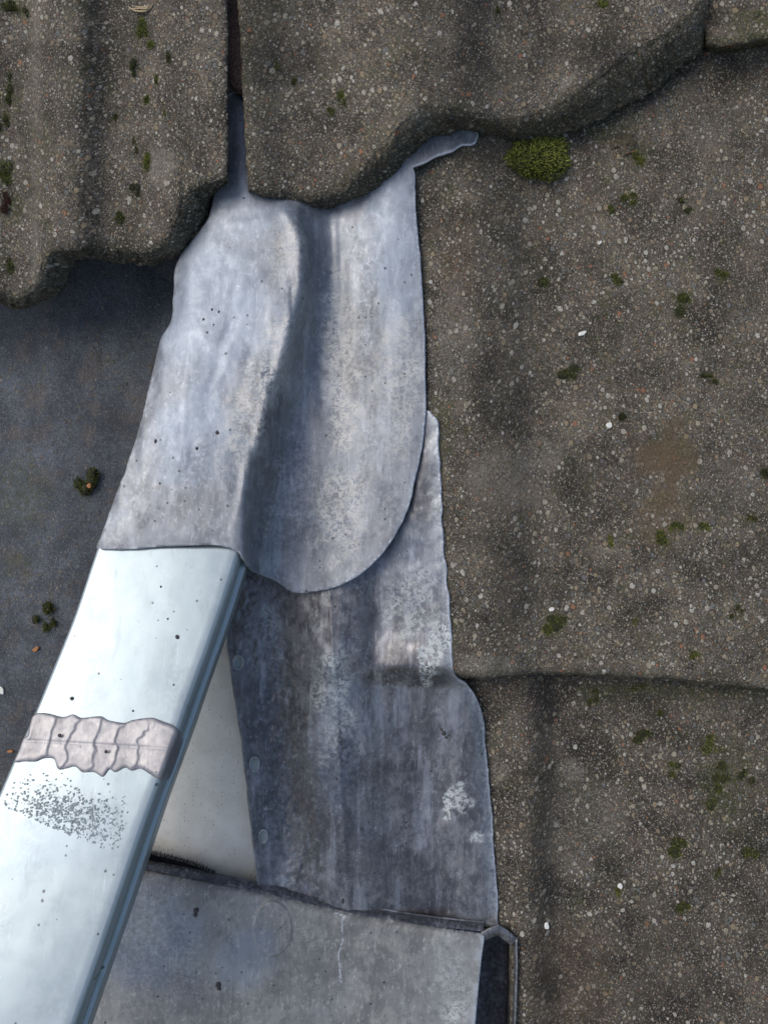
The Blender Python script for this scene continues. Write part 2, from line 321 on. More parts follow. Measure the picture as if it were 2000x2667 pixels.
# ------------------------------------------------------------------ tiles
def tile(name, uL, uR, vtop, arris, nose, hf, T, mat, label, paint=None, step=4.2, edge_r=(3.0, 12), side_r=(2.0, 9), parent=None, rough=1.0, seed=0, jag=2.5):
    """concrete roof tile: profiled top, worn arris, rough nose and sides, hollow underside"""
    NV = int((1750 if vtop < 0 else 1100) / step) ; 
    ug = np.linspace(0, 1, int(max(uR(800) - uL(800), 100) / step) + 1)
    vb_mid = float(np.mean(arris(uL(800) + ug * (uR(800) - uL(800)))))
    NV = max(20, int((vb_mid - vtop) / step)); tg = np.linspace(0, 1, NV + 1)
    S, Tt = np.meshgrid(ug, tg)
    v = vtop + Tt * (vb_mid - vtop); u = uL(v) + S * (uR(v) - uL(v))
    for _ in range(3):
        v = vtop + Tt * (arris(u) + jag * fbm(u / 22, u * 0, 3, seed + 5) - vtop); u = uL(v) + S * (uR(v) - uL(v))
    dB = arris(u) - v; dS = np.minimum(u - uL(v), uR(v) - u)
    u = u + 2.0 * rough * fbm(v / 17, v * 0 + 3.3, 3, seed + 8) * np.exp(-dS / 12)
    ga = (arris(u + 10) - arris(u - 10)) / 20; dB = dB / np.sqrt(1 + ga * ga)
    h = hf(u, v) - edge_r[0] * np.exp(-np.maximum(dB, 0) / edge_r[1]) - side_r[0] * np.exp(-np.maximum(dS, 0) / side_r[1])
    gr = 1 + 1.8 * np.exp(-np.minimum(dB, dS * 1.5) / 14)
    h = h + rough * gr * (.28 * fbm(u / 7, v / 7, 2, seed) + .22 * fbm(u / 3.1, v / 3.1, 1, seed + 2)) + .7 * fbm(u / 60, v / 60, 3, seed + 4)
    V = P(u, v, h); ny, nx = u.shape; idx = np.arange(ny * nx).reshape(ny, nx)
    Fc = np.stack([idx[:-1, :-1], idx[1:, :-1], idx[1:, 1:], idx[:-1, 1:]], -1).reshape(-1, 4).tolist()
    loop = list(idx[0, ::-1]) + list(idx[1:, 0]) + list(idx[-1, 1:]) + list(idx[-2:0:-1, -1])
    uu = u.ravel()[loop]; vv = v.ravel()[loop]; hh = h.ravel()[loop]
    dBl = np.maximum(arris(uu) - vv, 0); wb = np.exp(-(dBl / 14) ** 2)
    isR = (uu > (uL(vv) + uR(vv)) / 2) * 1.0; wS = np.exp(-np.minimum(uu - uL(vv), uR(vv) - uu) / 4)
    nU, nV = nose(uu) if isinstance(nose(uu), tuple) else (uu, nose(uu))
    nU = uu + (nU - uu) * wb; ln = np.hypot(nU - uu, nV - vv) + 1e-6; lw = np.hypot(nU - uu, nV - arris(uu)) + 1e-6
    nu_, nv_ = (nU - uu) / lw, (nV - arris(uu)) / lw
    arc = np.cumsum(np.r_[0, np.hypot(np.diff(uu), np.diff(vv))])
    rings = [V.reshape(-1, 3)]; pu = [uu]; pv = [vv]; K = 24
    for k in range(1, K + 1):
        f = k / K; hb = hh - T * f ** 1.1
        nz = rough * (6.5 * fbm(arc / 11, f * 6 + arc / 60, 3, seed + 9, .6) + 5 * fbm(arc / 38, f * 3 + 0 * arc, 2, seed + 1)) * min(1, 2.5 * f)
        dl = wb * (lw * f ** .8 + nz)
        v2 = vv + dl * nv_; u2 = uu + dl * nu_ + (1 - wb) * (isR * 2 - 1) * wS * (1.5 + rough * 2.5 * fbm(vv / 9, f * 4 + 0 * vv, 3, seed + 6))
        rings.append(P(u2, v2, hb)); pu.append(u2); pv.append(v2)
    hb = hh - T; v3 = pv[-1] - wb * 60; u3 = pu[-1] - (1 - wb) * (isR * 2 - 1) * wS * 30
    rings.append(P(u3, v3, hb + 1)); pu.append(u3); pv.append(v3)
    base = ny * nx; n = len(loop); prev = loop
    for k in range(1, len(rings)):
        cur = [base + (k - 1) * n + i for i in range(n)]
        for i in range(n):
            j = (i + 1) % n; Fc.append((prev[j], prev[i], cur[i], cur[j]))
        prev = cur
    V = np.vstack(rings); U = np.concatenate([u.ravel()] + pu[1:]); VV = np.concatenate([v.ravel()] + pv[1:])
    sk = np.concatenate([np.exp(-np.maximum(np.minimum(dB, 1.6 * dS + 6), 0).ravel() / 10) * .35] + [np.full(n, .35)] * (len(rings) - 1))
    C = np.zeros((len(U), 4)); C[:, 0] = sk * .8  # dark greenish tone along the arris, nose and side faces
    if paint:
        pr = paint(U, VV)
        for c, val in pr.items(): C[:, c] = np.maximum(C[:, c], val)
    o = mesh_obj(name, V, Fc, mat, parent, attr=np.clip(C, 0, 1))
    if label: tag(o, label, 'roof tile', 'concrete roof tiles of the roof')
    return o
cst = lambda x: (lambda v: x + 0 * np.asarray(v, float))
def lin(a, b):  # straight line through two (v,u) points
    return lambda v: a[1] + (np.asarray(v, float) - a[0]) * (b[1] - a[1]) / (b[0] - a[0])

# upper left tile
hA = field([(-200, [(-300, 26), (-120, 22), (20, 17), (80, 21), (135, 30), (195, 31), (290, 20), (360, 21), (470, 31), (560, 36), (592, 37)]), (800, [(-300, 24), (-120, 20), (20, 11), (80, 15), (135, 25), (195, 28), (290, 18), (360, 19), (470, 30), (560, 36), (592, 37)])])
arA = curve([(-320, 740), (-150, 715), (0, 765), (60, 768), (98, 735), (112, 690), (128, 654), (190, 648), (280, 650), (370, 655), (430, 628), (462, 575), (478, 520), (510, 486), (560, 470), (600, 462)])
def pairs(L):
    a = curve([(p[0], p[1]) for p in L]); b = curve([(p[0], p[2]) for p in L]); return lambda u: (a(u), b(u))
noA = pairs([(-320, -320, 800), (-150, -150, 780), (0, 2, 792), (50, 62, 806), (88, 122, 782), (104, 170, 745), (115, 183, 700), (140, 204, 674), (190, 235, 672), (280, 290, 684), (370, 372, 690), (430, 450, 673), (462, 518, 606), (478, 543, 562), (510, 556, 512), (560, 582, 484), (600, 603, 468)])
def pA(u, v):
    return {0: .5 * sstep(.12, .5, fbm(u / 60, v / 110, 4, 21)) * sstep(600, 100, u) + .8 * sstep(120, 20, u) * sstep(.05, .4, fbm(u / 40, v / 70, 3, 5)),
            1: .8 * np.maximum(blob(u, v, (415, 430), 45, 1.4), .6 * np.exp(-((u - 92) / 14) ** 2)), 2: .2 * np.exp(-((u - 235) / 60) ** 2) * sstep(-.2, .3, fbm(u / 90, v / 90, 3, 2))}  # whitish patch; lit crest line and valley shade are painted in
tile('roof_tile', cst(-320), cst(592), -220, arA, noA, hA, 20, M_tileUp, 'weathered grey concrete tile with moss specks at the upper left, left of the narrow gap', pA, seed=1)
# upper middle tile
hB = field([(-200, [(600, 36), (670, 33), (780, 25), (850, 25), (980, 35), (1110, 44), (1190, 42), (1320, 29), (1410, 29), (1580, 36), (1850, 42)]), (600, [(600, 32), (670, 28), (780, 19), (850, 20), (970, 29), (1100, 40), (1180, 38), (1310, 26), (1390, 26), (1560, 33), (1850, 40)])])
arB = curve([(615, 470), (650, 492), (720, 512), (800, 516), (880, 500), (940, 455), (1000, 385), (1060, 312), (1120, 283), (1200, 288), (1270, 308), (1330, 312), (1400, 300), (1470, 268), (1560, 205), (1650, 140), (1740, 90), (1810, 30), (1860, -40)])
noB = pairs([(615, 615, 488), (650, 650, 505), (720, 715, 537), (800, 802, 558), (880, 880, 545), (940, 945, 522), (1000, 1003, 480), (1030, 1045, 436), (1060, 1085, 388), (1120, 1145, 352), (1200, 1215, 339), (1270, 1289, 352), (1330, 1335, 370), (1400, 1410, 360), (1470, 1490, 343), (1560, 1590, 298), (1650, 1690, 243), (1740, 1770, 180), (1810, 1832, 120), (1860, 1862, 30)])
def pB(u, v):
    return {0: .6 * sstep(.15, .5, fbm(u / 70, v / 90, 4, 31)) * .7 + .5 * np.exp(-np.maximum(u - 640, 0) / 22) * sstep(-.1, .3, fbm(u / 20, v / 30, 3, 3)),
            1: .8 * blob(u, v, (1475, 215), 60, .18, -.9) + .5 * blob(u, v, (1090, 300), 60, .7), 2: .65 * blob(u, v, (1560, 140), 95, .8) + .4 * blob(u, v, (700, 120), 120, 1.4) + .3 * blob(u, v, (1250, 90), 200)}  # shade on the right-facing flanks painted in as dark patches
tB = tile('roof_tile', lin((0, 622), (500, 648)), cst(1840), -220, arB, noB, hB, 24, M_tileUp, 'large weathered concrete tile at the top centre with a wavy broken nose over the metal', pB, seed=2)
# lip in the joint between the two
lipE = curve([(575, 150), (598, 215), (615, 232), (640, 236)])
tile('interlock_lip', cst(578), lin((0, 632), (500, 650)), -220, lipE, lambda u: lipE(u) + 8, field([(-200, [(570, 22), (600, 22), (650, 26)]), (260, [(570, 18), (600, 18), (650, 21)])]), 5, M_redlip, None, None, parent=tB, seed=4)
# upper right tile
arE = curve([(1830, 100), (1842, 116), (1900, 118), (1960, 108), (2100, 85), (2300, 30)])
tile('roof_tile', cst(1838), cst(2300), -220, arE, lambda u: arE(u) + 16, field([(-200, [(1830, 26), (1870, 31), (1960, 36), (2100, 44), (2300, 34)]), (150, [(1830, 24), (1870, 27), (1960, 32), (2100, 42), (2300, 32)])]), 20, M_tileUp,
     'mossy tile corner at the top right edge, right of the large broken-nosed tile', lambda u, v: {0: .9 * blob(u, v, (1965, 55), 80, .6) + .6 * (v > 90), 2: .7 * blob(u, v, (1870, 45), 55, .5)}, seed=6)
# middle course tile right of the flashing
hC = field([(100, [(1050, 1), (1150, 4), (1220, 6), (1290, 1), (1380, -5), (1480, -3), (1650, 1), (1850, 5), (2050, 9), (2300, 4)]), (900, [(1050, 7), (1150, 11), (1235, 13), (1310, 7), (1395, -3), (1500, -1), (1700, 4), (1900, 8), (2100, 10), (2300, 6)]),
            (1800, [(1100, 10), (1190, 13), (1260, 13.5), (1330, 8), (1420, 0), (1530, 1), (1700, 6), (1900, 9), (2100, 10), (2300, 6)])])
arC = curve([(1100, 1740), (1180, 1748), (1205, 1762), (1250, 1764), (1330, 1758), (1450, 1754), (1600, 1760), (1750, 1768), (1900, 1786), (2000, 1794), (2300, 1812)])
noC = lambda u: arC(u) + 3
def pC(u, v):
    return {0: .8 * sstep(.22, .5, fbm(u / 45, v / 45, 5, 41)) * .6 + .8 * blob(u, v, (1150, 1110), 40, 2.2) + .8 * blob(u, v, (1600, 330), 90, .4, -.5) + .5 * blob(u, v, (1660, 400), 50),
            1: .75 * blob(u, v, (1300, 1240), 110, .7, .5) + .6 * blob(u, v, (1420, 1180), 60) + .8 * blob(u, v, (1270, 1735), 90, .35) + .35 * blob(u, v, (1860, 330), 90, .6, -.6) + .3 * blob(u, v, (1900, 1280), 90) + .5 * blob(u, v, (1180, 900), 60, 3),
            3: blob(u, v, (1722, 1200), 105, 1.0, .4, .75, .75, 9) + .5 * blob(u, v, (1730, 1340), 90) + .3 * blob(u, v, (1200, 700), 60, 3) + .4 * blob(u, v, (1310, 1250), 120, .8, .6, .8, .6, 5),
            2: .4 * blob(u, v, (1330, 1000), 110, 1.6, 0, .8) + .4 * blob(u, v, (1290, 1420), 100, .6, .6, .8) + .35 * blob(u, v, (1370, 640), 70, 3.2, 0, .9) + .4 * blob(u, v, (1370, 1500), 75, 2.2, 0, .9) + .3 * blob(u, v, (1560, 1250), 120, .8) + .5 * blob(u, v, (1270, 420), 90, .6)}  # shade along the valley right of the crest painted in, among dark patches
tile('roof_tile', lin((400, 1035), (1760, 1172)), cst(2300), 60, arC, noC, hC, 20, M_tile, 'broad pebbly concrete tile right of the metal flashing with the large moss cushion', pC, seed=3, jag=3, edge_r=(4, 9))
# lower right tile
hD = field([(1600, [(1150, -22), (1280, -19), (1370, -14), (1450, -23.5), (1550, -23), (1750, -17), (2000, -13), (2300, -16)]), (2900, [(1150, -14), (1300, -11), (1375, -6), (1465, -17), (1600, -14), (1800, -8), (2000, -5), (2300, -8)])])
hD0 = hD
hD = lambda u, v: hD0(u, v) - 46 * sstep(1331, 1316, u) * sstep(2418, 2440, v)
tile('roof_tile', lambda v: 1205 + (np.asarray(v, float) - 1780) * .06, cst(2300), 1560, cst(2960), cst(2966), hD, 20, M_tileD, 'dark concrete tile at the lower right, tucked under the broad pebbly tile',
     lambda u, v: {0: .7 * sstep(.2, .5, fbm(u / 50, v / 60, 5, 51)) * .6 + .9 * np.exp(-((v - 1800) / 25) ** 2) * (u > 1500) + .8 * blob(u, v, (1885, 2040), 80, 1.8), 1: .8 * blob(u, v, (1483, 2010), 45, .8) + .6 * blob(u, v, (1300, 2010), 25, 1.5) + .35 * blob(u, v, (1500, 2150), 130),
                   2: .6 * np.exp(-((u - 1425) / 45) ** 2) * sstep(-.4, .2, fbm(u / 80, v / 80, 3, 7)) + .4 * sstep(1900, 1780, v) + .3 * blob(u, v, (1700, 2500), 200), 3: .35 * blob(u, v, (1480, 2560), 120, 1.5)}, seed=5, step=4.6)  # valley shade and the shadow under the tile above painted in dark
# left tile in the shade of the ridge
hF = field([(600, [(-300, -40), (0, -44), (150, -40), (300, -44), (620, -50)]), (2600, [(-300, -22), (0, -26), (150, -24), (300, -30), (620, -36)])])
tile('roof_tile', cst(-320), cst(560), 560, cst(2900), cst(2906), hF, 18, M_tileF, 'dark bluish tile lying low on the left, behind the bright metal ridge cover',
     lambda u, v: {0: .7 * blob(u, v, (30, 1290), 110, 1.0) + .8 * blob(u, v, (45, 1470), 50, .8) + .35 * blob(u, v, (330, 930), 100), 2: .3 * sstep(-.1, .4, fbm(u / 120, v / 120, 3, 9))}, seed=7, step=5.5, rough=.8)

# ------------------------------------------------------------------ cream board and ridge cover
board_h = lambda u, v: -21 + 0 * u
sheet('painted_board', smooth_poly([(470, 1480), (760, 1490), (800, 2450), (250, 2450)], 30, sharp=(0, 1, 2, 3)), board_h, 40, M_board, 8)
tag(bpy.data.objects['painted_board'], 'cream speckled board in the triangle between bright ridge cover and dark flashing', 'board')
q1, q2 = 1 / 452.0, 1 / 364.0
def bar_h(v): return 500 - 1 / (q1 + (np.asarray(v, float) - 1430) / 1237 * (q2 - q1))
barL = curve([(1250, 318), (1430, 250), (1611, 188), (1743, 135), (1852, 90), (1924, 58), (2057, 0), (2400, -150), (2667, -265), (2900, -365)])
barR = curve([(1250, 664), (1442, 603), (1599, 553), (1822, 473), (1980, 417), (2153, 352), (2425, 258), (2667, 172), (2900, 90)])
barO = curve([(1250, 668), (1442, 627), (1623, 585), (1810, 524), (1942, 482), (2171, 422), (2364, 362), (2667, 265), (2900, 190)])
def bar_mesh():
    rows = []; vs = np.arange(1421, 2900, 9.0)
    for v in vs:
        h = float(bar_h(v)); dd = (500 - h) / F
        xl = (barL(v) - 1000) * dd; xr = (barR(v) - 1000) * dd; y = -(v - 1333.5) * dd; w_ = xr - xl; r = 7.5
        xr2 = xr + 1.5
        pts = [(xl + .5, h - 36), (xl + .3, h - 9)]
        for a in np.linspace(180, 95, 7): pts.append((xl + 3 + 3 * math.cos(math.radians(a)), h - 3 + 3 * math.sin(math.radians(a))))
        for t in np.linspace(.04, .96, 24): pts.append((xl + 3 + t * (xr2 - xl - 3 - 1), h + .9 * math.sin(math.pi * t) - .0))
        for a in np.linspace(85, 5, 11): pts.append((xr2 + r * math.cos(math.radians(a)) * .62, h - r + r * math.sin(math.radians(a))))
        xs = xr2 + r * .62
        pts += [(xs + .1, h - 10), (xs - .5, h - 12.5), (xs - .4, h - 13.5), (xs + .6, h - 14.6), (xs + 2.2, h - 15.2), (xs + 2.7, h - 16.2), (xs + 2.7, h - 21), (xs + 1.2, h - 22.5), (xs + 1.0, h - 26), (xs + 1.0, h - 31), (xs + 1.0, h - 40)]
        p = np.array(pts); n = fbm(p[:, 0] / 26 , p[:, 1] * 0 + y / 30, 3, 14) * .22 + .05 * fbm(p[:, 0] / 7, p[:, 1] * 0 + y / 9, 2, 15)
        top = (p[:, 1] > h - 1.5)
        rows.append(np.stack([p[:, 0], 0 * p[:, 0] + y, p[:, 1] + n * top], -1) / 1000)
    V = np.array(rows); ny, nx = V.shape[:2]; idx = np.arange(ny * nx).reshape(ny, nx)
    Fc = np.stack([idx[:-1, :-1], idx[1:, :-1], idx[1:, 1:], idx[:-1, 1:]], -1).reshape(-1, 4)
    dv = np.repeat(vs, nx).reshape(ny, nx); dq = 500 - V[..., 2] * 1000
    U = V[..., 0] * 1000 / dq * F + 1000; VV = -V[..., 1] * 1000 / dq * F + 1333.5
    return V.reshape(-1, 3), Fc, U.ravel(), VV.ravel()
bv, bf, bu, bvv = bar_mesh()
def pBar(u, v):
    C = np.zeros((len(u), 4))
    C[:, 0] = .3 * blob(u, v, (190, 2110), 110, .7, .2, .9, .8, 3) + .12 * sstep(0, .5, fbm(u / 80, v / 200, 4, 66)); C[:, 2] = .0 * u + .4 * blob(u, v, (150, 2180), 200, .45, -.35)
    return C
ridge = empty('ridge_cover', (-.22, -.1, -.01))
tag(ridge, 'bright silvery metal ridge cover running down to the lower left with a soldered joint', 'ridge cover')
o = mesh_obj('cover_sheet', bv, bf, M_zinc, ridge, attr=pBar(bu, bvv))
m = o.modifiers.new('solid', 'SOLIDIFY'); m.thickness = .0012; m.offset = -1
# solder joint : overlapping trowelled scallops
spoly = smooth_poly([(90, 1861), (120, 1858), (165, 1868), (190, 1861), (212, 1870), (262, 1866), (282, 1876), (300, 1880), (325, 1883), (345, 1876), (395, 1870), (425, 1880), (450, 1890), (472, 1912), (480, 1945), (474, 1982), (460, 2012), (442, 2030), (418, 2032), (392, 2018), (366, 2003), (342, 2008), (326, 2000), (300, 2012), (285, 2005), (268, 2024), (245, 2012), (215, 2012), (196, 1998), (175, 2002), (152, 2004), (140, 1978), (115, 1976), (92, 1984), (62, 1984), (38, 1985), (48, 1960), (60, 1926), (72, 1915), (78, 1886)], 3)
def solder_h(u, v):
    base = bar_h(v)
    c = barR(v) + 8; x = (u - c); t_ = np.clip(x / 22.0, 0, 1); drop = 7.5 * (1 - np.sqrt(1 - t_ * t_ * .96)) + np.maximum(x - 22, 0) * .66
    s = (u + .62 * (v - 1930) + 14 * np.sin((v - 1850) / 40.0)) / 66.0 + .55 * fbm(u / 90, v / 60, 3, 4)
    f = s - np.floor(s); ridgeh = .42 * f ** 2 * (1 - sstep(.88, 1, f))
    seam = -.3 * np.exp(-((v - (1925 + .06 * u)) / 4.0) ** 2)
    big = 1.5 * np.exp(-(((u - 430) / 48) ** 2 + ((v - 1965) / 62) ** 2))
    ed = np.minimum(edge_dist(u, v, spoly) / 9, 1)
    return base + .8 + (.5 + ridgeh * np.where(u > 385, .25, 1) + big) * ed ** .5 - drop + seam + .07 * fbm(u / 14, v / 14, 2, 5)
sheet('solder_joint', spoly, solder_h, 3.2, M_solder, 1.5, ridge, lambda u, v: np.zeros((len(u), 4)))
bpy.data.objects['solder_joint']['label'] = 'lumpy pinkish grey soldered joint with trowelled overlaps'
# mottled stain below the joint: tiny oxide crusts on the sheet
def specks(name, pts, hf, mat, parent, flat=.35):
    if name == 'grit' and len(pts) > 1:
        return [specks('grit', [p], hf, mat, parent, flat) for p in pts]
    V = []; Fc = []
    for (u, v, r) in pts:
        h = float(hf(np.array([u]), np.array([v]))[0]); b = len(V); k = 7; ph = random.random() * 6; c = P(np.array(float(u)), np.array(float(v)), np.array(h + .12))
        rr = r * .27e-3
        for q in (1.0, .55):
            for i in range(k):
                a = ph + i * 6.283 / k; w_ = rr * q * random.uniform(.75, 1.2)
                V.append((c[0] + w_ * math.cos(a), c[1] + w_ * 1.25 * math.sin(a), c[2] + (0 if q == 1 else rr * flat)))
        V.append((c[0], c[1], c[2] + rr * flat * 1.1))
        for i in range(k):
            j = (i + 1) % k; Fc += [(b + i, b + j, b + k + j, b + k + i), (b + k + i, b + k + j, b + 2 * k)]
    return mesh_obj(name, V, Fc, mat, parent)
M_crust = plain('oxide_crust', (.25, .29, .3), .5, .15)
M_grit = plain('dark_grit', (.05, .048, .05), .8, .4)
st = []
while len(st) < 950:
    t = random.random(); cx = 60 + 200 * t; cy = 2085 + 75 * t
    u = random.gauss(cx + 20, 48); v = random.gauss(cy, 34)
    if u < barL(v) + 8 or u > barR(v) - 25 or v < 2012 + .0 * u or v > 2100 + .42 * u: continue
    st.append((u, v, random.uniform(.6, 2.3)))
bh = lambda u, v: bar_h(v) + .9 * np.sin(np.pi * np.clip((u - barL(v)) / (barR(v) - barL(v)), 0, 1)) + .1
tag(specks('oxide_stain', st, bh, M_crust, ridge, .1), 'patch of small grey oxide spots below the solder', kind='stuff')
specks('grit', [(462, 1660, 5), (187, 1820, 4.5), (346, 1852, 2.5), (452, 1784, 2), (419, 1528, 2.5), (437, 1612, 2.2), (276, 1958, 3.5), (155, 1916, 4)], lambda u, v: bh(u, v) + (2.0 if u[0] < 300 and v[0] > 1880 else 0), M_grit, ridge)

# ------------------------------------------------------------------ upper flashing
L1 = [(590, 250), (650, 250), (760, 430), (900, 400), (1060, 330), (1150, 318), (1243, 340), (1246, 352), (1238, 372), (1225, 377), (1205, 378), (1180, 392), (1140, 405), (1100, 424), (1076, 434), (1080, 450),
      (1084, 560), (1092, 650), (1101, 780), (1106, 900), (1109, 1060), (1101, 1150), (1086, 1230), (1060, 1330), (1020, 1408), (958, 1480), (885, 1526), (830, 1540), (780, 1546), (755, 1540), (720, 1515), (690, 1502), (660, 1487), (640, 1462), (612, 1434), (560, 1421), (430, 1424), (330, 1432), (262, 1433), (252, 1426),
      (262, 1398), (311, 1266), (350, 1157), (390, 1005), (418, 884), (446, 836), (452, 772), (455, 700), (478, 655), (520, 600), (545, 560), (560, 500), (585, 400)]
hL1 = field([(250, [(560, 2), (620, 8), (700, 6), (1250, 9)]),
             (430, [(540, 2), (575, 11), (625, 15), (690, 10), (800, -2), (880, 0), (1000, 9), (1080, 12), (1160, 12), (1250, 9)]),
             (560, [(430, -4), (500, 6), (560, 16), (650, 21), (740, 22.5), (772, 21), (800, 12), (830, 4), (868, 0), (900, 3), (960, 7), (1040, 11), (1090, 12)]),
             (720, [(430, 2), (455, 10), (500, 20), (600, 25), (720, 28), (775, 29), (798, 26), (820, 13), (845, 4), (875, 0), (920, 5), (1000, 10), (1095, 12.5)]),
             (900, [(395, 13), (430, 24), (520, 31), (650, 33), (725, 34), (750, 32), (775, 20), (805, 7), (840, 1), (880, 1), (930, 6), (1030, 11), (1110, 12.5)]),
             (1100, [(350, 27), (375, 34), (480, 39), (620, 40), (670, 39.5), (693, 37), (715, 26), (738, 15), (765, 8), (810, 4), (860, 3.5), (920, 6), (1000, 11), (1110, 13)]),
             (1300, [(285, 38), (315, 44), (420, 47), (580, 47.5), (628, 46), (648, 42), (668, 30), (688, 19), (715, 11), (760, 6.5), (820, 5), (900, 6.5), (1000, 11), (1090, 14)]),
             (1430, [(245, 45), (275, 49), (400, 50.5), (600, 51), (628, 50), (646, 43), (664, 20), (690, 9), (740, 4.5), (820, 4), (900, 7), (1020, 13)]),
             (1560, [(245, 46), (400, 52), (600, 51), (628, 49), (650, 36), (674, 12), (710, 7), (780, 6), (850, 7), (950, 12)])])
L1p = smooth_poly(L1, 5, sharp=(6, 8, 14))
L1p = L1p + np.stack([fbm(L1p[:, 1] / 30, L1p[:, 0] / 30, 3, 71), fbm(L1p[:, 1] / 30, L1p[:, 0] / 30, 3, 74)], -1) * 2.2
_ur = curve([(430, 650), (500, 715), (560, 765), (620, 790), (700, 795), (780, 788), (860, 765), (950, 738), (1050, 708), (1150, 681), (1250, 656), (1430, 622)])
def h1(u, v):
    r = hL1(u, v)
    ux = u - _ur(v)
    r = r + (2.0 * np.exp(-((ux + 14) / 17) ** 2) - 1.6 * np.exp(-((ux - 26) / 14) ** 2)) * sstep(500, 600, v) * sstep(1440, 1250, v)
    r = r + .5 * fbm(u / 70, v / 95, 3, 72) + .1 * fbm(u / 22, v / 40, 2, 73)
    # finger-dressed creases on the shoulder
    for (cx, cy, L, a, d) in ((590, 870, 60, .5, 1.2), (560, 970, 50, .4, .9), (700, 720, 40, 1.1, 1.0), (720, 640, 45, 1.3, .9), (520, 690, 45, -.4, 1.0), (640, 560, 50, 1.4, 1.0), (610, 760, 40, .2, .8), (640, 960, 70, .25, .8), (470, 960, 90, .28, .7)):
        dx = u - cx; dy = v - cy; s = dx * math.sin(a) + dy * -math.cos(a); t = dx * math.cos(a) + dy * math.sin(a)
        r = r - d * np.exp(-(s / L) ** 2 - (t / 13) ** 2) * .45 + .25 * d * np.exp(-(s / L) ** 2 - ((t - 18) / 12) ** 2)
    r = r + 1.3 * np.exp(-((u - (872 + .03 * (v - 560))) / 11) ** 2) * sstep(520, 560, v) * sstep(860, 740, v)
    return r
def p1(u, v):
    d = edge_dist(u, v, L1p); C = np.zeros((len(u), 4))
    C[:, 0] = .45 * sstep(.0, .5, fbm(u / 60, v / 120, 4, 81)) * sstep(700, 850, v + .5 * u - 300) + .4 * blob(u, v, (760, 1300), 130, 1.3)  # grime noise, plus trough shade painted in as a dark patch
    C[:, 1] = 1.0 * np.maximum(blob(u, v, (888, 960), 54, 5.6, -.04, .7, .5, 4), .8 * blob(u, v, (900, 1330), 85, 1.6, .2, .6, .5, 5)) + .85 * np.exp(-((u - _ur(v) + 34) / 40) ** 2) * sstep(.45, -.25, fbm(u / 40, v / 60, 4, 6)) * sstep(540, 620, v) * sstep(1250, 1000, v) + .6 * blob(u, v, (640, 1080), 55, 3, .25, .8, .8, 9) + .5 * blob(u, v, (1040, 1000), 70, 3, 0, .7, .5, 8)  # chalky streaks, plus the lit crest painted along the ridge line
    C[:, 2] = .9 * blob(u, v, (500, 1130), 150, .9) * .7 + .6 * blob(u, v, (560, 800), 200, 1.3) + .55 * blob(u, v, (1030, 620), 90, 3) + .4 * blob(u, v, (640, 560), 130, .7)  # bluish light on the raised flat put into the colour
    C[:, 3] = np.exp(-(d / 3.0) ** 2) * (u > 900) * .9 + .3 * np.exp(-(d / 3.0) ** 2)  # edge highlight painted along the rim, strongest on the right
    return np.clip(C, 0, 1)
fl1 = empty('saddle_flashing', (-.09, .05, 0)); tag(fl1, 'lighter upper lead flashing lapping over the ridge cover, with a rounded lobe', 'flashing', 'metal flashings around the ridge')
sheet('lead_sheet', L1p, h1, 5, M_lead1, 1.8, fl1, p1)
specks('grit', [(552, 806, 3), (570, 812, 2.6), (530, 831, 3.6), (556, 845, 2), (540, 865, 2.4), (566, 1127, 5), (405, 1150, 4.5), (513, 1168, 4), (356, 1200, 2.4), (416, 1259, 2.4), (436, 1310, 2), (403, 1357, 2)], h1, M_grit, fl1)

# ------------------------------------------------------------------ lower flashing
L2 = [(1104, 1075), (1114, 1068), (1126, 1080), (1138, 1092), (1141, 1130), (1142, 1180), (1148, 1230), (1149, 1290), (1152, 1360), (1160, 1460), (1168, 1560), (1174, 1660), (1179, 1740), (1190, 1768), (1215, 1782), (1236, 1806), (1252, 1845), (1260, 1880), (1266, 1960), (1276, 2060), (1284, 2160), (1291, 2260), (1296, 2360), (1297, 2412), (700, 2450),
      (668, 2290), (655, 2180), (642, 2060), (628, 1940), (612, 1830), (598, 1740), (588, 1680), (584, 1600), (570, 1500), (600, 1420), (700, 1380), (900, 1300), (1040, 1200)]
hL2 = field([(1060, [(600, 0), (1000, 4), (1080, 9), (1110, 11), (1150, 14)]),
             (1300, [(560, -10), (700, -8), (820, -6), (920, 0), (1030, 6), (1100, 10), (1155, 14)]),
             (1480, [(560, -8), (640, -8), (720, -9), (800, -3), (880, 3), (930, 1), (985, -3), (1060, 4), (1130, 11), (1175, 15)]),
             (1640, [(570, -7), (640, -7), (720, -9), (800, -1), (880, 6), (930, 3), (980, -4), (1060, 2), (1130, 9), (1185, 15)]),
             (1735, [(590, -7), (650, -8), (720, -10), (800, -1), (870, 7), (920, 5), (980, 0), (1060, 5), (1130, 9), (1190, 14)]),
             (1792, [(600, -7), (660, -9), (720, -13), (800, -5), (860, 3), (930, 1), (1000, -9), (1060, -10), (1130, -9), (1200, -7), (1260, -12)]),
             (1880, [(610, -7), (670, -9), (730, -12), (800, -4), (860, 1), (940, -1), (1000, -8), (1080, -13), (1180, -12), (1230, -12), (1265, -15)]),
             (2100, [(640, -7), (690, -9), (750, -14), (830, -3), (880, 0), (950, -5), (1020, -13), (1120, -17), (1210, -13), (1285, -14)]),
             (2400, [(660, -7), (720, -9), (800, -9), (880, -5), (940, -6), (1050, -12), (1150, -15), (1240, -12), (1305, -12)])])
L2p = smooth_poly(L2, 5, sharp=(23, 24))
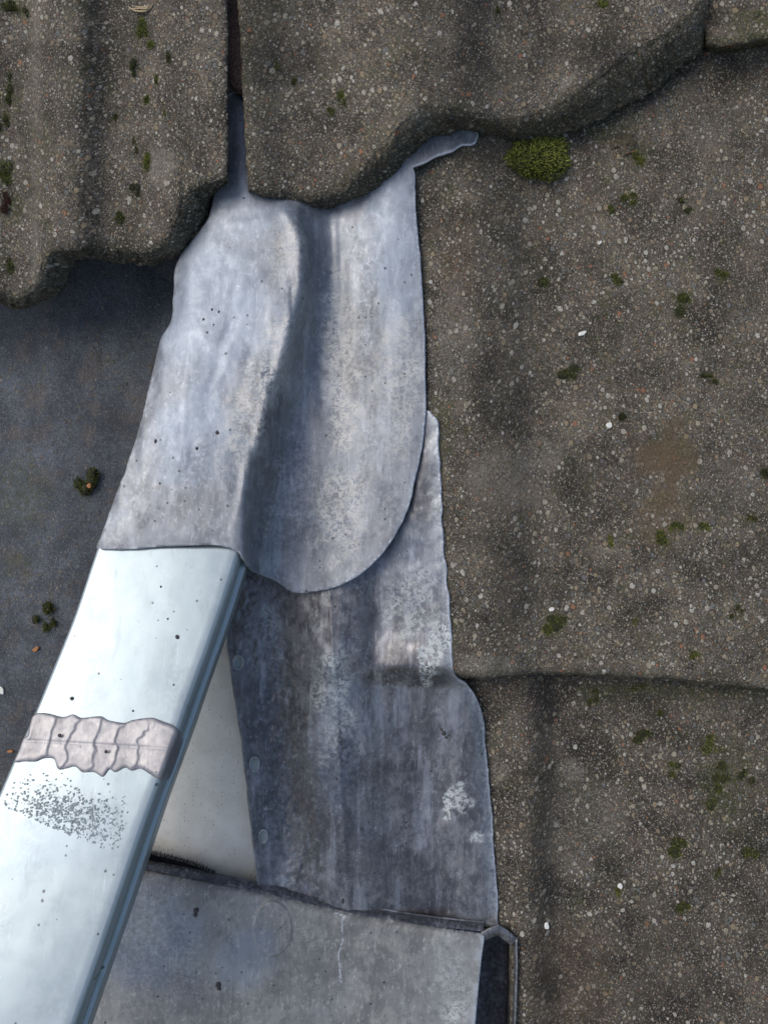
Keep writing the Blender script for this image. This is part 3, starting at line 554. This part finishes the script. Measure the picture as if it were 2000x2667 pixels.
L2p = L2p + np.stack([fbm(L2p[:, 1] / 40, L2p[:, 0] / 40, 4, 91) * np.where(L2p[:, 0] < 800, 2.2, 4.5), 0 * L2p[:, 0]], -1)
def h2(u, v):
    r = hL2(u, v) + .9 * fbm(u / 60, v / 85, 3, 92) + .28 * fbm(u / 22, v / 30, 2, 93)
    r = r + .5 * fbm(u / 9 + v / 30, v / 14, 2, 94) * np.exp(-((u - (650 + .18 * (v - 1500))) / 60) ** 2) * 2
    c = 855 + .0 * v; r = r + 1.0 * np.exp(-((u - (880 + .06 * (v - 1900))) / 5) ** 2) * sstep(1500, 1560, v) * .6
    return r
def p2(u, v):
    d = edge_dist(u, v, L2p); C = np.zeros((len(u), 4))
    C[:, 0] = .5 * sstep(.0, .45, fbm(u / 70, v / 130, 4, 95)) * .8 + .5 * blob(u, v, (780, 2050), 190, 1.2)
    sm = lambda *a, **k: blob(u, v, *a, **k)
    C[:, 1] = 0.8 * sm((1195, 2075), 42, .9, .6, .15, .7, 3) + .9 * sm((1165, 2100), 14, 3, 0, .2, .5, 4) + .8 * sm((1240, 2180), 20, .8, 0, .2, .6, 5) + .9 * sm((1130, 1690), 45, 1.8, .4, .25, .8, 6) + .6 * sm((1080, 1560), 60, 1.6, .3, .4, .9, 7) + .6 * sm((870, 1800), 60, 3.2, 0, .7, .8, 8)  + .35 * np.exp(-(d / 22) ** 2) * (u > 1100) + .5 * sm((735, 2330), 30, 2.2, .1, .9, 1.0, 13) + .55 * sm((700, 1640), 34, 2.6, -.2, .9, 1, 15)  # whitish patches, plus a highlight painted down the centre fold
    C[:, 2] = .4 * sm((870, 1900), 90, 3) + .4 * np.exp(-(d / 30) ** 2) * (u > 1100) + .35 * sm((1060, 1480), 100, 1.5)  # bluish light on the fold crest and right edge put into the colour
    C[:, 3] = np.exp(-(d / 3.2) ** 2) * (u > 1000) * .9 + .2 * np.exp(-(d / 3) ** 2)  # painted highlight along the sheet edge
    return np.clip(C, 0, 1)
fl2 = empty('step_flashing', (-.02, -.12, -.01)); tag(fl2, 'darker lead flashing stepping down between the cream board and the tiles, with rivets', 'flashing', 'metal flashings around the ridge')
sheet('lead_sheet', L2p, h2, 5, M_lead2, 1.8, fl2, p2)
M_rivet = lead('rivet_metal', (.17, .2, .2), (.26, .3, .3), (.2, .235, .235), .6, (.4, .55), fleck=.1)
for (u, v, r, asp) in ((622, 1725, 15, 1.35), (664, 1990, 14, 1.5), (687, 2178, 13, 1.5)):
    c = P(np.array(float(u)), np.array(float(v)), h2(np.array([float(u)]), np.array([float(v)]))[0]); V = []; Fc = []; k = 24; rr = r * .268e-3
    for q, z in ((1.08, -.0012), (1.04, .0008), (.94, .0017), (.82, .0017), (.74, .001), (.4, .0011)):
        for i in range(k):
            a = 6.2832 * i / k; V.append((c[0] + rr * q * math.cos(a), c[1] + rr * q * asp * math.sin(a), c[2] + z))
    V.append((c[0], c[1], c[2] + .0009)); n6 = 6
    for q in range(n6 - 1):
        for i in range(k): j = (i + 1) % k; Fc.append((q * k + i, q * k + j, q * k + k + j, q * k + k + i))
    Fc += [((n6 - 1) * k + i, (n6 - 1) * k + (i + 1) % k, n6 * k) for i in range(k)]
    at = np.zeros((len(V), 4)); at[k:3 * k, 3] = .35; mesh_obj('rivet', V, Fc, M_rivet, fl2, attr=at)  # highlight ring painted on the rivet rim
specks('grit', [(1156, 1910, 7), (1149, 1900, 4), (1162, 1921, 4), (1170, 1916, 3), (893, 2345, 4), (877, 2030, 3), (960, 2142, 3)], h2, M_grit, fl2)

# ------------------------------------------------------------------ wrapped box across the bottom
box = empty('wrapped_box', (0, -.3, -.02)); tag(box, 'lead wrapped box section across the bottom of the picture, open at its right end', 'box section')
backE = curve([(150, 2200), (300, 2226), (400, 2246), (560, 2277), (700, 2306), (900, 2352), (1100, 2386), (1296, 2408)])
topH = lambda u, v: -1 + .006 * (v - 2400) + 0 * u
bx = smooth_poly([(150, 2225), (400, 2270), (560, 2300), (700, 2328), (900, 2372), (1100, 2408), (1255, 2432), (1262, 2440), (1254, 2500), (1244, 2600), (1236, 2700), (1225, 2900), (150, 2900)], 6, sharp=(0, 6, 11, 12))
def hbx(u, v):
    c = backE(u) + 24; t = np.clip((v - c) / 34, 0, 1)
    r = topH(u, v) - 3.2 * (1 - t) ** 2 + .35 * fbm(u / 60, v / 60, 3, 101)
    rr = np.sqrt(((u - 710) / 50) ** 2 + ((v - 2420) / 72) ** 2)
    return r + .7 * (1 - sstep(.93, 1.0, rr)) + .5 * np.exp(-((rr - .97) / .035) ** 2) - 1.2 * np.exp(-np.maximum(barE(v) - u, 0) / 5)
barE = lin((2440, 1262), (2700, 1236))
def p3(u, v):
    C = np.zeros((len(u), 4)); d = np.maximum(barE(v) - u, 0); db = v - (backE(u) + 24)
    C[:, 3] = .95 * np.exp(-(d / 5) ** 2) * (v > 2440) + .5 * np.exp(-(d / 22) ** 2) * sstep(-.2, .3, fbm(u / 20, v / 30, 3, 6))  # highlight painted along the right edge of the plate
    z = np.full(u.shape, 9.0)
    for (a, b, c, e) in ((870, 2378, 896, 2386), (896, 2386, 890, 2400), (890, 2400, 893, 2450), (893, 2450, 881, 2488), (881, 2488, 885, 2530), (885, 2530, 889, 2560)):
        dx, dy = c - a, e - b; t = np.clip(((u - a) * dx + (v - b) * dy) / (dx * dx + dy * dy), 0, 1); z = np.minimum(z, np.hypot(u - a - t * dx, v - b - t * dy))
    C[:, 3] = np.maximum(C[:, 3], .75 * (z < 1.6) * sstep(-.5, .0, fbm(u / 14, v / 14, 2, 12))); C[:, 0] = .9 * np.exp(-np.maximum(db, 0) / 9) + .35 * blob(u, v, (420, 2500), 170, 1.2)  # white scratch; shade at the back fold and under the ridge cover painted dark
    C[:, 1] = .35 * blob(u, v, (410, 2400), 60, 1.6, .5, .8, .6, 5) + .4 * blob(u, v, (1170, 2560), 70, 2.2, 0, .6, .8, 7) + .5 * blob(u, v, (1190, 2640), 50, .7)  # pale patches; the left one is a haze spot painted in
    C[:, 2] = .6 * blob(u, v, (380, 2450), 150, 1.2) + .4 * blob(u, v, (640, 2500), 90)  # bluish cast of the shade under the ridge cover painted in at left
    return np.clip(C, 0, 1)
sheet('top_plate', bx, hbx, 3.6, M_lead3, 1.8, box, p3)
# back fold: strip from the plate's edge down to the lower flashing
us = np.arange(150, 1262, 6.0); V = []; C = []
prof = [(24, -4.4, 0), (20, -5.0, 0), (14, -6.5, 0), (7, -8.5, 0), (2, -9.8, 0), (0, -10.6, .8), (-3, -11.3, .8), (2, -12.5, 0), (20, -16, 0)]
for dv, z, a in prof:
    vv = backE(us) + dv + 1.0 * fbm(us / 40, us * 0 + dv * .1, 3, 111); zz = z + .5 * fbm(us / 25, us * 0 + dv * .3, 3, 112) + 1.0
    V.append(P(us, vv, zz)); C.append(np.stack([.8 - .6 * (a > 0) + 0 * us, 0 * us, 0 * us + .1, a * (.35 + .65 * sstep(-.1, .2, fbm(us / 30, us * 0, 3, 113))) * sstep(850, 950, us) + 0 * us], -1))  # back-facing shade painted dark on the strip, with a painted edge highlight
V = np.array(V); nn = len(us); idx = np.arange(len(prof) * nn).reshape(len(prof), nn)
mesh_obj('back_fold', V.reshape(-1, 3), np.stack([idx[:-1, :-1], idx[:-1, 1:], idx[1:, 1:], idx[1:, :-1]], -1).reshape(-1, 4)[:, ::-1], M_lead2, box, attr=np.array(C).reshape(-1, 4))
# open end: hood lip, outer side wall with rim, floor
def ribbon(name, rows, mat, thick=1.5, parent=None, a=0.0):
    """loft between several 3D polylines of equal length"""
    V = np.array(rows); ny, nx = V.shape[:2]; idx = np.arange(ny * nx).reshape(ny, nx)
    at = np.zeros((ny, nx, 4)); at[0, :, 3] = a; at[..., 0] = .7  # dark of the open end painted over all faces, first row lightened as highlight
    o = mesh_obj(name, V.reshape(-1, 3), np.stack([idx[:-1, :-1], idx[1:, :-1], idx[1:, 1:], idx[:-1, 1:]], -1).reshape(-1, 4), mat, parent, attr=at.reshape(-1, 4))
    m = o.modifiers.new('solid', 'SOLIDIFY'); m.thickness = thick / 1000; m.offset = 0; return o
def pl(pts, n=40):
    q = smooth_poly([p[:2] for p in pts], 1e9, False); pp = np.array(pts, float); d = np.r_[0, np.cumsum(np.linalg.norm(np.diff(pp[:, :2], axis=0), axis=1))]
    t = np.linspace(0, d[-1], n); return P(np.interp(t, d, pp[:, 0]), np.interp(t, d, pp[:, 1]), np.interp(t, d, pp[:, 2]))
hood_o = pl([(1252, 2430, -3), (1275, 2418, -3), (1298, 2409, -3), (1322, 2424, -4), (1346, 2446, -5)])
hood_i = pl([(1259, 2452, -5), (1279, 2442, -6), (1298, 2436, -7), (1316, 2450, -7), (1333, 2464, -8)])
hood_d = pl([(1262, 2450, -30), (1280, 2440, -30), (1298, 2434, -30), (1314, 2448, -30), (1330, 2462, -30)])
ribbon('hood_lip', [hood_o, hood_i, hood_d], M_lead2, 1.0, box, .05)
rimT = pl([(1347, 2444, -4), (1348, 2520, -4), (1346, 2600, -3.5), (1342, 2680, -3), (1334, 2900, -3)])
rimI = pl([(1342, 2450, -5.5), (1343, 2520, -5.5), (1340, 2600, -5), (1337, 2680, -5), (1329, 2900, -5)])
rimD = pl([(1322, 2452, -34), (1322, 2520, -34), (1320, 2600, -34), (1316, 2680, -34), (1308, 2900, -34)])
ribbon('side_wall', [rimT, rimI, rimD], M_lead2, .8, box, .1)
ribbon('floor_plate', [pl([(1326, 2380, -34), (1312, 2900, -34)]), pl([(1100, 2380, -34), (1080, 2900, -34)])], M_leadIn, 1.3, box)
specks('grit', [(511, 2372, 7), (508, 2384, 6), (568, 2566, 8), (571, 2576, 6), (1000, 2560, 3), (893, 2350, 4), (560, 2284, 4)], lambda u, v: hbx(u, v), M_grit, box)

# ------------------------------------------------------------------ black brush strip
br = empty('brush_strip', P(np.array(470.), np.array(2250.), np.array(-10.)).tolist()); tag(br, 'black bristly brush strip lying on the cream board beside the ridge cover', 'brush strip')
V = []; Fc = []
top = curve([(300, 2196), (400, 2217), (500, 2243), (560, 2268)])
us = np.linspace(300, 556, 40)
rows = [P(us, top(us) + 11, us * 0 - 20.5), P(us, top(us) + 13, us * 0 - 15), P(us, top(us) + 30, us * 0 - 13), P(us, top(us) + 60, us * 0 - 20.5)]
V = np.array(rows); idx = np.arange(4 * 40).reshape(4, 40)
mesh_obj('backing', V.reshape(-1, 3), np.stack([idx[:-1, :-1], idx[1:, :-1], idx[1:, 1:], idx[:-1, 1:]], -1).reshape(-1, 4), M_black, br)
V = []; Fc = []
for i in range(3800):
    u = random.uniform(300, 560); f = random.random(); v = float(top(u)) + 4 + 45 * f; h = -14 + 6 * random.random()
    L = random.uniform(.0012, .0038); a = random.gauss(.2, .3); c = P(np.array(u), np.array(v), np.array(h)); wd = 1.5e-4
    d = np.array([math.sin(a), math.cos(a), random.uniform(-.2, .5)]) * L; b = len(V)
    V += [c + (-wd, 0, 0), c + (wd, 0, 0), c + d, c + (0, 0, wd * 2)]; Fc += [(b, b + 1, b + 2), (b, b + 2, b + 3), (b + 1, b + 3, b + 2)]
o = mesh_obj('bristles', V, Fc, M_black, br, smooth=False); tag(o, kind='stuff')

# ------------------------------------------------------------------ moss
def surf(u, v):
    u = np.array(float(u)); v = np.array(float(v))
    if u > 1000 and v > arC(u): return float(hD(u.reshape(1), v.reshape(1))[0])
    if u > 1838 and v < arE(u): return 30.0
    if 640 < u < 1840 and v < arB(u): return float(hB(u.reshape(1), v.reshape(1))[0])
    if u >= 1000: return float(hC(u.reshape(1), v.reshape(1))[0])
    if u < 600 and v < arA(u): return float(hA(u.reshape(1), v.reshape(1))[0])
    return float(hF(u.reshape(1), v.reshape(1))[0])
def moss(u, v, rx, ry, label, bright=.5, dens=1.0, hgt=None, dh=0.0, red=False):
    V = []; Fc = []; C = []; h0 = surf(u, v) + dh
    small = rx < 60; hg = hgt if hgt else (min(rx, 26) * .27 * .3 if small else rx * .27 * .42); area = rx * ry
    ns = max(3, int(area / 260)) if small else 1
    lobes = [(0, 0, 1.0)] if not small else [(random.gauss(0, .42), random.gauss(0, .42), random.uniform(.3, .6)) for _ in range(ns)]
    n = int(min(5200, (260 + area * .62) * dens))
    for i in range(n):
        lx, ly, lr = random.choice(lobes); a = random.uniform(0, 6.283); r = math.sqrt(random.random())
        wob = 1 + .07 * math.sin(3 * a + u) + .05 * math.sin(7 * a + v)
        x = lx + lr * r * math.cos(a) * wob; y = ly + lr * r * math.sin(a) * wob
        z = max(0, 1 - r * r) ** .6 * lr * hg * random.uniform(.75, 1.05)
        if small and random.random() < .22: x, y, z = random.gauss(0, .62), random.gauss(0, .62), random.uniform(.1, .5)
        if abs(x) > 1.3 or abs(y) > 1.3: continue
        pu, pv = u + x * rx, v + y * ry
        hs = surf(pu, pv) + dh if not small else h0
        c = P(np.array(pu), np.array(pv), np.array(hs + z))
        nrm = np.array([math.cos(a) * r * .9, -math.sin(a) * r * .9, .75]) + np.array([random.gauss(0, .45), random.gauss(0, .45), 0]); nrm /= np.linalg.norm(nrm)
        L = random.uniform(.5, 1.25) * (1.15e-3 if small else 1.9e-3); s = np.cross(nrm, [random.gauss(0, 1), random.gauss(0, 1), random.gauss(0, 1)]); s = s / (np.linalg.norm(s) + 1e-9) * L * random.uniform(.12, .22)
        b = len(V); bend = np.array([random.gauss(0, .3), random.gauss(0, .3), -.1]) * L
        V += [c - nrm * L * .5 - s * .5, c - nrm * L * .5 + s * .5, c + s + nrm * L * .1, c - s + nrm * L * .1, c + nrm * L * .75 + bend]; Fc += [(b, b + 1, b + 2, b + 3), (b + 3, b + 2, b + 4)]
        k = random.random(); t = min(1, max(0, bright + random.gauss(0, .28)))
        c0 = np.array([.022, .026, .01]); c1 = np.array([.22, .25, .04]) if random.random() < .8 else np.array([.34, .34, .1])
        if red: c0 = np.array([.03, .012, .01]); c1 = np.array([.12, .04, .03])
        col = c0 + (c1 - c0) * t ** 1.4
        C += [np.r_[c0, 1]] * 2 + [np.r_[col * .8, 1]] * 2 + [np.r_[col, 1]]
    # dark soil cushion under the leaves
    if True:
        for lx, ly, lr in lobes:
            b = len(V); k = 12; R = 4
            for j in range(R):
                q = 1 - j / (R - .2); z = (1 - q * q) * lr * hg * .8
                for i in range(k):
                    a = 6.283 * i / k; rr = lr * q * .92 * random.uniform(.85, 1.08)
                    pu, pv = u + (lx + rr * math.cos(a)) * rx, v + (ly + rr * math.sin(a)) * ry
                    hs = surf(pu, pv) + dh if not small else h0
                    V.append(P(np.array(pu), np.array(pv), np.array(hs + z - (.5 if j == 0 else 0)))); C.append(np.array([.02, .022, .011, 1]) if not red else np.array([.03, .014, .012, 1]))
            for j in range(R - 1):
                for i in range(k): jj = (i + 1) % k; Fc.append((b + j * k + jj, b + j * k + i, b + j * k + k + i, b + j * k + k + jj))
            Fc.append([b + (R - 1) * k + i for i in range(k)][::-1])
    o = mesh_obj('moss_cushion' if not small else 'moss_tuft', V, Fc, M_moss, attr=C, smooth=False)
    tag(o, label, 'moss', 'moss growing on the roof tiles')
MOSS = [
 (1406, 408, 84, 64, 'large bright green moss cushion under the broken nose of the top centre tile', .95, 1.1, 15),
 (373, 66, 20, 33, 'bright green oval moss tuft just below the dry straw', .75, 1.6), (396, 112, 11, 18, 'small yellow-green tuft touching the lower right of the tuft below the straw', .8, 1.3),
 (358, 168, 14, 20, 'dark moss tuft below the two tufts under the straw', .25, .8), (444, 152, 9, 22, 'thin dark green moss streak right of the tufts under the straw', .35, .7),
 (412, 206, 9, 14, 'small green tuft midway down the upper left tile, nearest the gap', .6, .9), (384, 262, 13, 18, 'dull green tuft in the middle of the upper left tile', .45, .9),
 (432, 294, 7, 14, 'tiny yellow-green tuft right of the dull tuft in the middle of the upper left tile', .7, .9), (301, 303, 10, 10, 'tiny dark tuft in the shallow valley of the upper left tile', .3, .6),
 (386, 418, 14, 32, 'bright tall moss tuft beside the whitish patch on the upper left tile', .78, 1.5), (353, 380, 9, 20, 'small dark tuft upper left of the bright tuft beside the whitish patch', .3, .6),
 (350, 498, 13, 17, 'dark faint moss tuft below the whitish patch on the upper left tile', .25, .7), (313, 565, 18, 17, 'dark green round tuft near the lower edge of the upper left tile', .4, .9),
 (18, 232, 18, 34, 'dark green moss clump at the left picture edge, second from the top', .4, 1.1), (42, 12, 30, 22, 'dark moss clump in the upper left picture corner', .4, 1), (68, 30, 12, 14, 'dull olive moss tuft just right of the corner clump', .4, .8),
 (16, 452, 26, 38, 'green moss clump at the left edge above the reddish clump', .55, 1.3), (28, 695, 15, 20, 'dull green moss tuft on the nose of the upper left tile', .5, 1), (5, 320, 14, 30, 'dark moss half cut by the left picture edge, above the green clump', .3, .8),
 (892, 250, 13, 20, 'bright small tuft on the left half of the top centre tile', .72, 1.2), (864, 285, 8, 14, 'tiny tuft lower left of the bright tuft on the top centre tile', .5, .8), (723, 175, 10, 10, 'faint olive tuft on the left flank of the top centre tile', .4, .6), (768, 210, 8, 12, 'faint dark tuft right of the olive tuft on the left flank', .3, .6),
 (1570, 6, 24, 12, 'bright green moss patch cut by the top picture edge on the centre tile', .75, 1.3), (1300, 28, 16, 12, 'dark moss patch close to the top picture edge on the centre tile', .25, .6),
 (1972, 62, 32, 22, 'yellow-green moss patch on the tile corner at the top right', .6, 1.2),
 (1664, 415, 15, 18, 'bright tuft on the crumbled lump right of the large cushion', .65, 1.1), (1640, 518, 24, 18, 'green scattered moss below the crumbled lump', .55, 1), (1592, 545, 12, 9, 'tiny olive tuft left of the scattered moss below the lump', .5, .7), (1783, 540, 18, 18, 'dark moss spot right of the scattered moss below the lump', .25, .6),
 (1416, 742, 17, 16, 'dull green tuft beside the pale stain in the upper half of the broad tile', .4, .8), (1614, 722, 21, 18, 'olive moss tuft above the white chip', .5, .9), (1880, 716, 18, 15, 'moss tuft high on the right side of the broad tile', .5, .9), (1783, 792, 26, 32, 'dark green moss patch right of the white chip', .4, .9),
 (1476, 968, 32, 22, 'brown and green crumbly moss patch below the white chip', .35, .9), (1622, 1088, 15, 13, 'round blackish moss spot in the middle of the broad tile', .1, 1), (1845, 985, 22, 14, 'flat dark moss patch near the right edge, above the brown stain', .3, .7),
 (1588, 1408, 11, 13, 'small bright tuft left below the brown stain', .7, 1), (1729, 1420, 24, 26, 'round green tuft below the brown stain', .55, 1), (1766, 1368, 15, 15, 'small tuft just above the round tuft below the brown stain', .6, .9), (1836, 1374, 17, 13, 'small tuft right of the pair below the brown stain', .6, .9),
 (1437, 1628, 32, 30, 'round olive moss cushion low on the broad tile', .55, 1.2), (1657, 1616, 10, 11, 'tiny tuft right of the round olive cushion', .5, .7), (1814, 1706, 11, 11, 'small tuft above the lower edge of the broad tile', .5, .9), (1987, 1234, 16, 14, 'dark moss at the right picture edge beside the brown stain', .15, .9), (1952, 1350, 18, 16, 'dark green tuft near the right edge, lower than the brown stain', .3, .9), (1920, 1600, 15, 17, 'faint dark tuft near the right edge low on the broad tile', .2, .7),
 (1556, 1808, 16, 18, 'dark tuft right under the lower edge of the broad tile', .35, .9), (1672, 1788, 20, 10, 'flat moss in the shadow line of the broad tile', .35, .8), (1719, 1857, 16, 13, 'dull tuft near the top of the lower right tile', .3, .8), (1670, 1933, 24, 20, 'dark flat moss patch left of the largest bright patch on the lower right tile', .3, .9),
 (1752, 2000, 18, 17, 'green tuft midway between the dark flat patch and the long moss streak', .5, .9), (1858, 1938, 32, 24, 'bright curly moss at the head of the long streak on the lower right tile', .65, 1.1), (1884, 2024, 26, 26, 'dark middle clump of the long moss streak', .35, .9), (1868, 2086, 24, 28, 'green lower clump of the long moss streak', .55, .9), (1940, 2026, 16, 20, 'dark moss spot right of the long streak', .2, .8),
 (1773, 2205, 32, 30, 'broad round tuft below the long moss streak', .45, 1), (1952, 2222, 19, 24, 'dark green tuft near the right edge of the lower right tile', .4, 1), (1865, 2278, 10, 13, 'tiny tuft below and between the two large lower tufts', .4, .7), (1616, 2326, 14, 14, 'small green tuft beside the white crumb on the lower right tile', .6, .9), (1784, 2368, 18, 17, 'lowest olive tuft on the lower right tile', .45, .9),
 (222, 1256, 27, 34, 'moss tuft with orange bits on the low dark tile, upper of two', .55, 1.2, 10), (133, 1617, 26, 34, 'moss tuft on the low dark tile, close beside the bright ridge cover', .5, 1.2, 10)]
for t in MOSS: moss(t[0], t[1], *([t[2], t[3]] if t[2] > 60 else [t[2] * 1.22, t[3] * 1.22]), *t[4:])
moss(14, 522, 20, 26, 'reddish brown moss clump at the left picture edge', .5, 1.3, red=True)

# ------------------------------------------------------------------ loose bits
def strand(name, pts, r, mat, label, cat, taper=.4, parent=None):
    pp = smooth_poly([p[:2] for p in pts], 5, False); hh = np.interp(np.linspace(0, 1, len(pp)), np.linspace(0, 1, len(pts)), [p[2] for p in pts])
    c = P(pp[:, 0], pp[:, 1], hh); V = []; Fc = []; k = 6; n = len(c)
    for i in range(n):
        t = c[min(i + 1, n - 1)] - c[max(i - 1, 0)]; t = t / np.linalg.norm(t); s = np.cross(t, [0, 0, 1]); s /= np.linalg.norm(s); b = np.cross(s, t); rr = r * (1 - (1 - taper) * abs(2 * i / (n - 1) - 1) ** 2) / 1000
        for j in range(k): a = 6.283 * j / k; V.append(c[i] + (s * math.cos(a) + b * .6 * math.sin(a)) * rr)
    for i in range(n - 1):
        for j in range(k): jj = (j + 1) % k; Fc.append((i * k + j, i * k + jj, i * k + k + jj, i * k + k + j))
    Fc += [list(range(k))[::-1], [(n - 1) * k + j for j in range(k)]]
    o = mesh_obj(name, V, Fc, mat, parent)
    if label: tag(o, label, cat)
    return o
hs = surf(370, 20)
st_ = empty('dry_straw', P(np.array(370.), np.array(20.), np.array(hs)).tolist()); tag(st_, 'bent dry straw strands lying on the upper left tile', 'straw')
strand('strand', [(336, 18, hs + 1), (352, 26, hs + 2), (378, 27, hs + 2.5), (396, 16, hs + 2), (403, 4, hs + 1)], .75, M_straw, None, None, .5, st_)
strand('strand', [(340, 22, hs + 1.5), (360, 20, hs + 3.2), (382, 20, hs + 3.4), (400, 8, hs + 3)], .6, M_straw, None, None, .4, st_)
strand('strand', [(350, 14, hs + 1), (366, 17, hs + 2), (390, 14, hs + 4), (398, 10, hs + 3)], .4, M_straw, None, None, .4, st_)
def chip(name, u, v, rx, ry, rot, mat, label, cat, th=1.0, n=9):
    h = surf(u, v) + .5; c = P(np.array(float(u)), np.array(float(v)), np.array(h)); V = []; k = n
    rr = [random.uniform(.72, 1.1) for _ in range(k)]
    for z, q in ((-.4, .95), (th * .6, 1.0), (th, .82)):
        for i in range(k):
            a = 6.283 * i / k; x = rx * q * rr[i] * math.cos(a) * .27e-3; y = ry * q * rr[i] * math.sin(a) * .27e-3
            V.append((c[0] + x * math.cos(rot) - y * math.sin(rot), c[1] + x * math.sin(rot) + y * math.cos(rot), c[2] + z / 1000 + random.uniform(-.1, .1) / 1000))
    Fc = [(r_ * k + i, r_ * k + (i + 1) % k, r_ * k + k + (i + 1) % k, r_ * k + k + i) for r_ in range(2) for i in range(k)] + [[2 * k + i for i in range(k)]]
    return tag(mesh_obj(name, V, Fc, mat, smooth=False), label, cat)
chip('white_flake', 1516, 868, 13, 6.5, .45, M_chip, 'bright white chip lying on the broad tile', 'chip')
chip('white_flake', 1562, 632, 7, 4, .9, M_chip, 'small white flake above left of the bright white chip', 'chip')
chip('white_crumb', 1615, 2308, 8, 8, 0, M_chip, 'white crumb above the small tuft on the lower right tile', 'chip')
chip('white_crumb', 1423, 2412, 7, 12, .3, M_chip, 'tall white crumb near the open end of the box', 'chip')
chip('white_crumb', 1436, 1587, 9, 6, 0, M_chip, 'pale crumb on top of the round olive cushion', 'chip')
chip('pale_pebble', 1586, 1108, 9, 8, .3, M_chip, 'pale pebble left of the round blackish moss spot', 'pebble', 1.4)
chip('white_flake', 3, 1798, 9, 13, .5, M_chip, 'white flake at the left picture edge on the low dark tile', 'chip')
chip('orange_flake', 94, 1691, 10, 7, .5, M_orange, 'orange flake left of the ridge cover, upper of two', 'flake')
chip('orange_flake', 28, 1957, 9, 5, .1, M_orange, 'orange flake level with the solder joint at the left edge', 'flake')
chip('tan_pebble', 238, 1266, 8, 8, .1, M_orange, 'orange crumb in the upper moss tuft on the low dark tile', 'crumb', 5)
strand('white_sliver', [(1626, 616, surf(1626, 616) + 1), (1630, 632, surf(1626, 616) + 1.2), (1634, 617, surf(1626, 616) + 1)], .3, M_chip, 'thin white bent sliver on the broad tile, above the olive tuft', 'sliver')
strand('white_sliver', [(1486, 404, surf(1486, 404) + 1), (1489, 416, surf(1486, 404) + 1)], .3, M_chip, 'tiny white sliver at the right side of the large moss cushion', 'sliver')
# crumbled mortar lump beside the cushion
def lump(u, v, rx, ry, hg, label):
    gu, gv_ = np.meshgrid(np.linspace(-1, 1, 46), np.linspace(-1, 1, 46)); r = np.sqrt(gu ** 2 + gv_ ** 2) + .28 * fbm(gu * 2 + u, gv_ * 2, 4, 3)
    hh = surf(u, v) - 1.5 + hg * np.clip(1 - r ** 1.6, -.15, 1) + 1.1 * fbm(gu * 5, gv_ * 5, 3, 8)
    V = P(u + gu * rx, v + gv_ * ry, hh); idx = np.arange(46 * 46).reshape(46, 46)
    C = np.zeros((46 * 46, 4)); C[:, 0] = .5; C[:, 3] = .3
    tag(mesh_obj('mortar_lump', V.reshape(-1, 3), np.stack([idx[:-1, :-1], idx[1:, :-1], idx[1:, 1:], idx[:-1, 1:]], -1).reshape(-1, 4), M_tile, attr=C), label, 'mortar')
lump(1508, 352, 52, 34, 9, 'crumbled mortar lump squeezed out right of the large moss cushion')
lump(1632, 372, 46, 38, 5, 'low crumbled mortar lump further right under the broken nose')
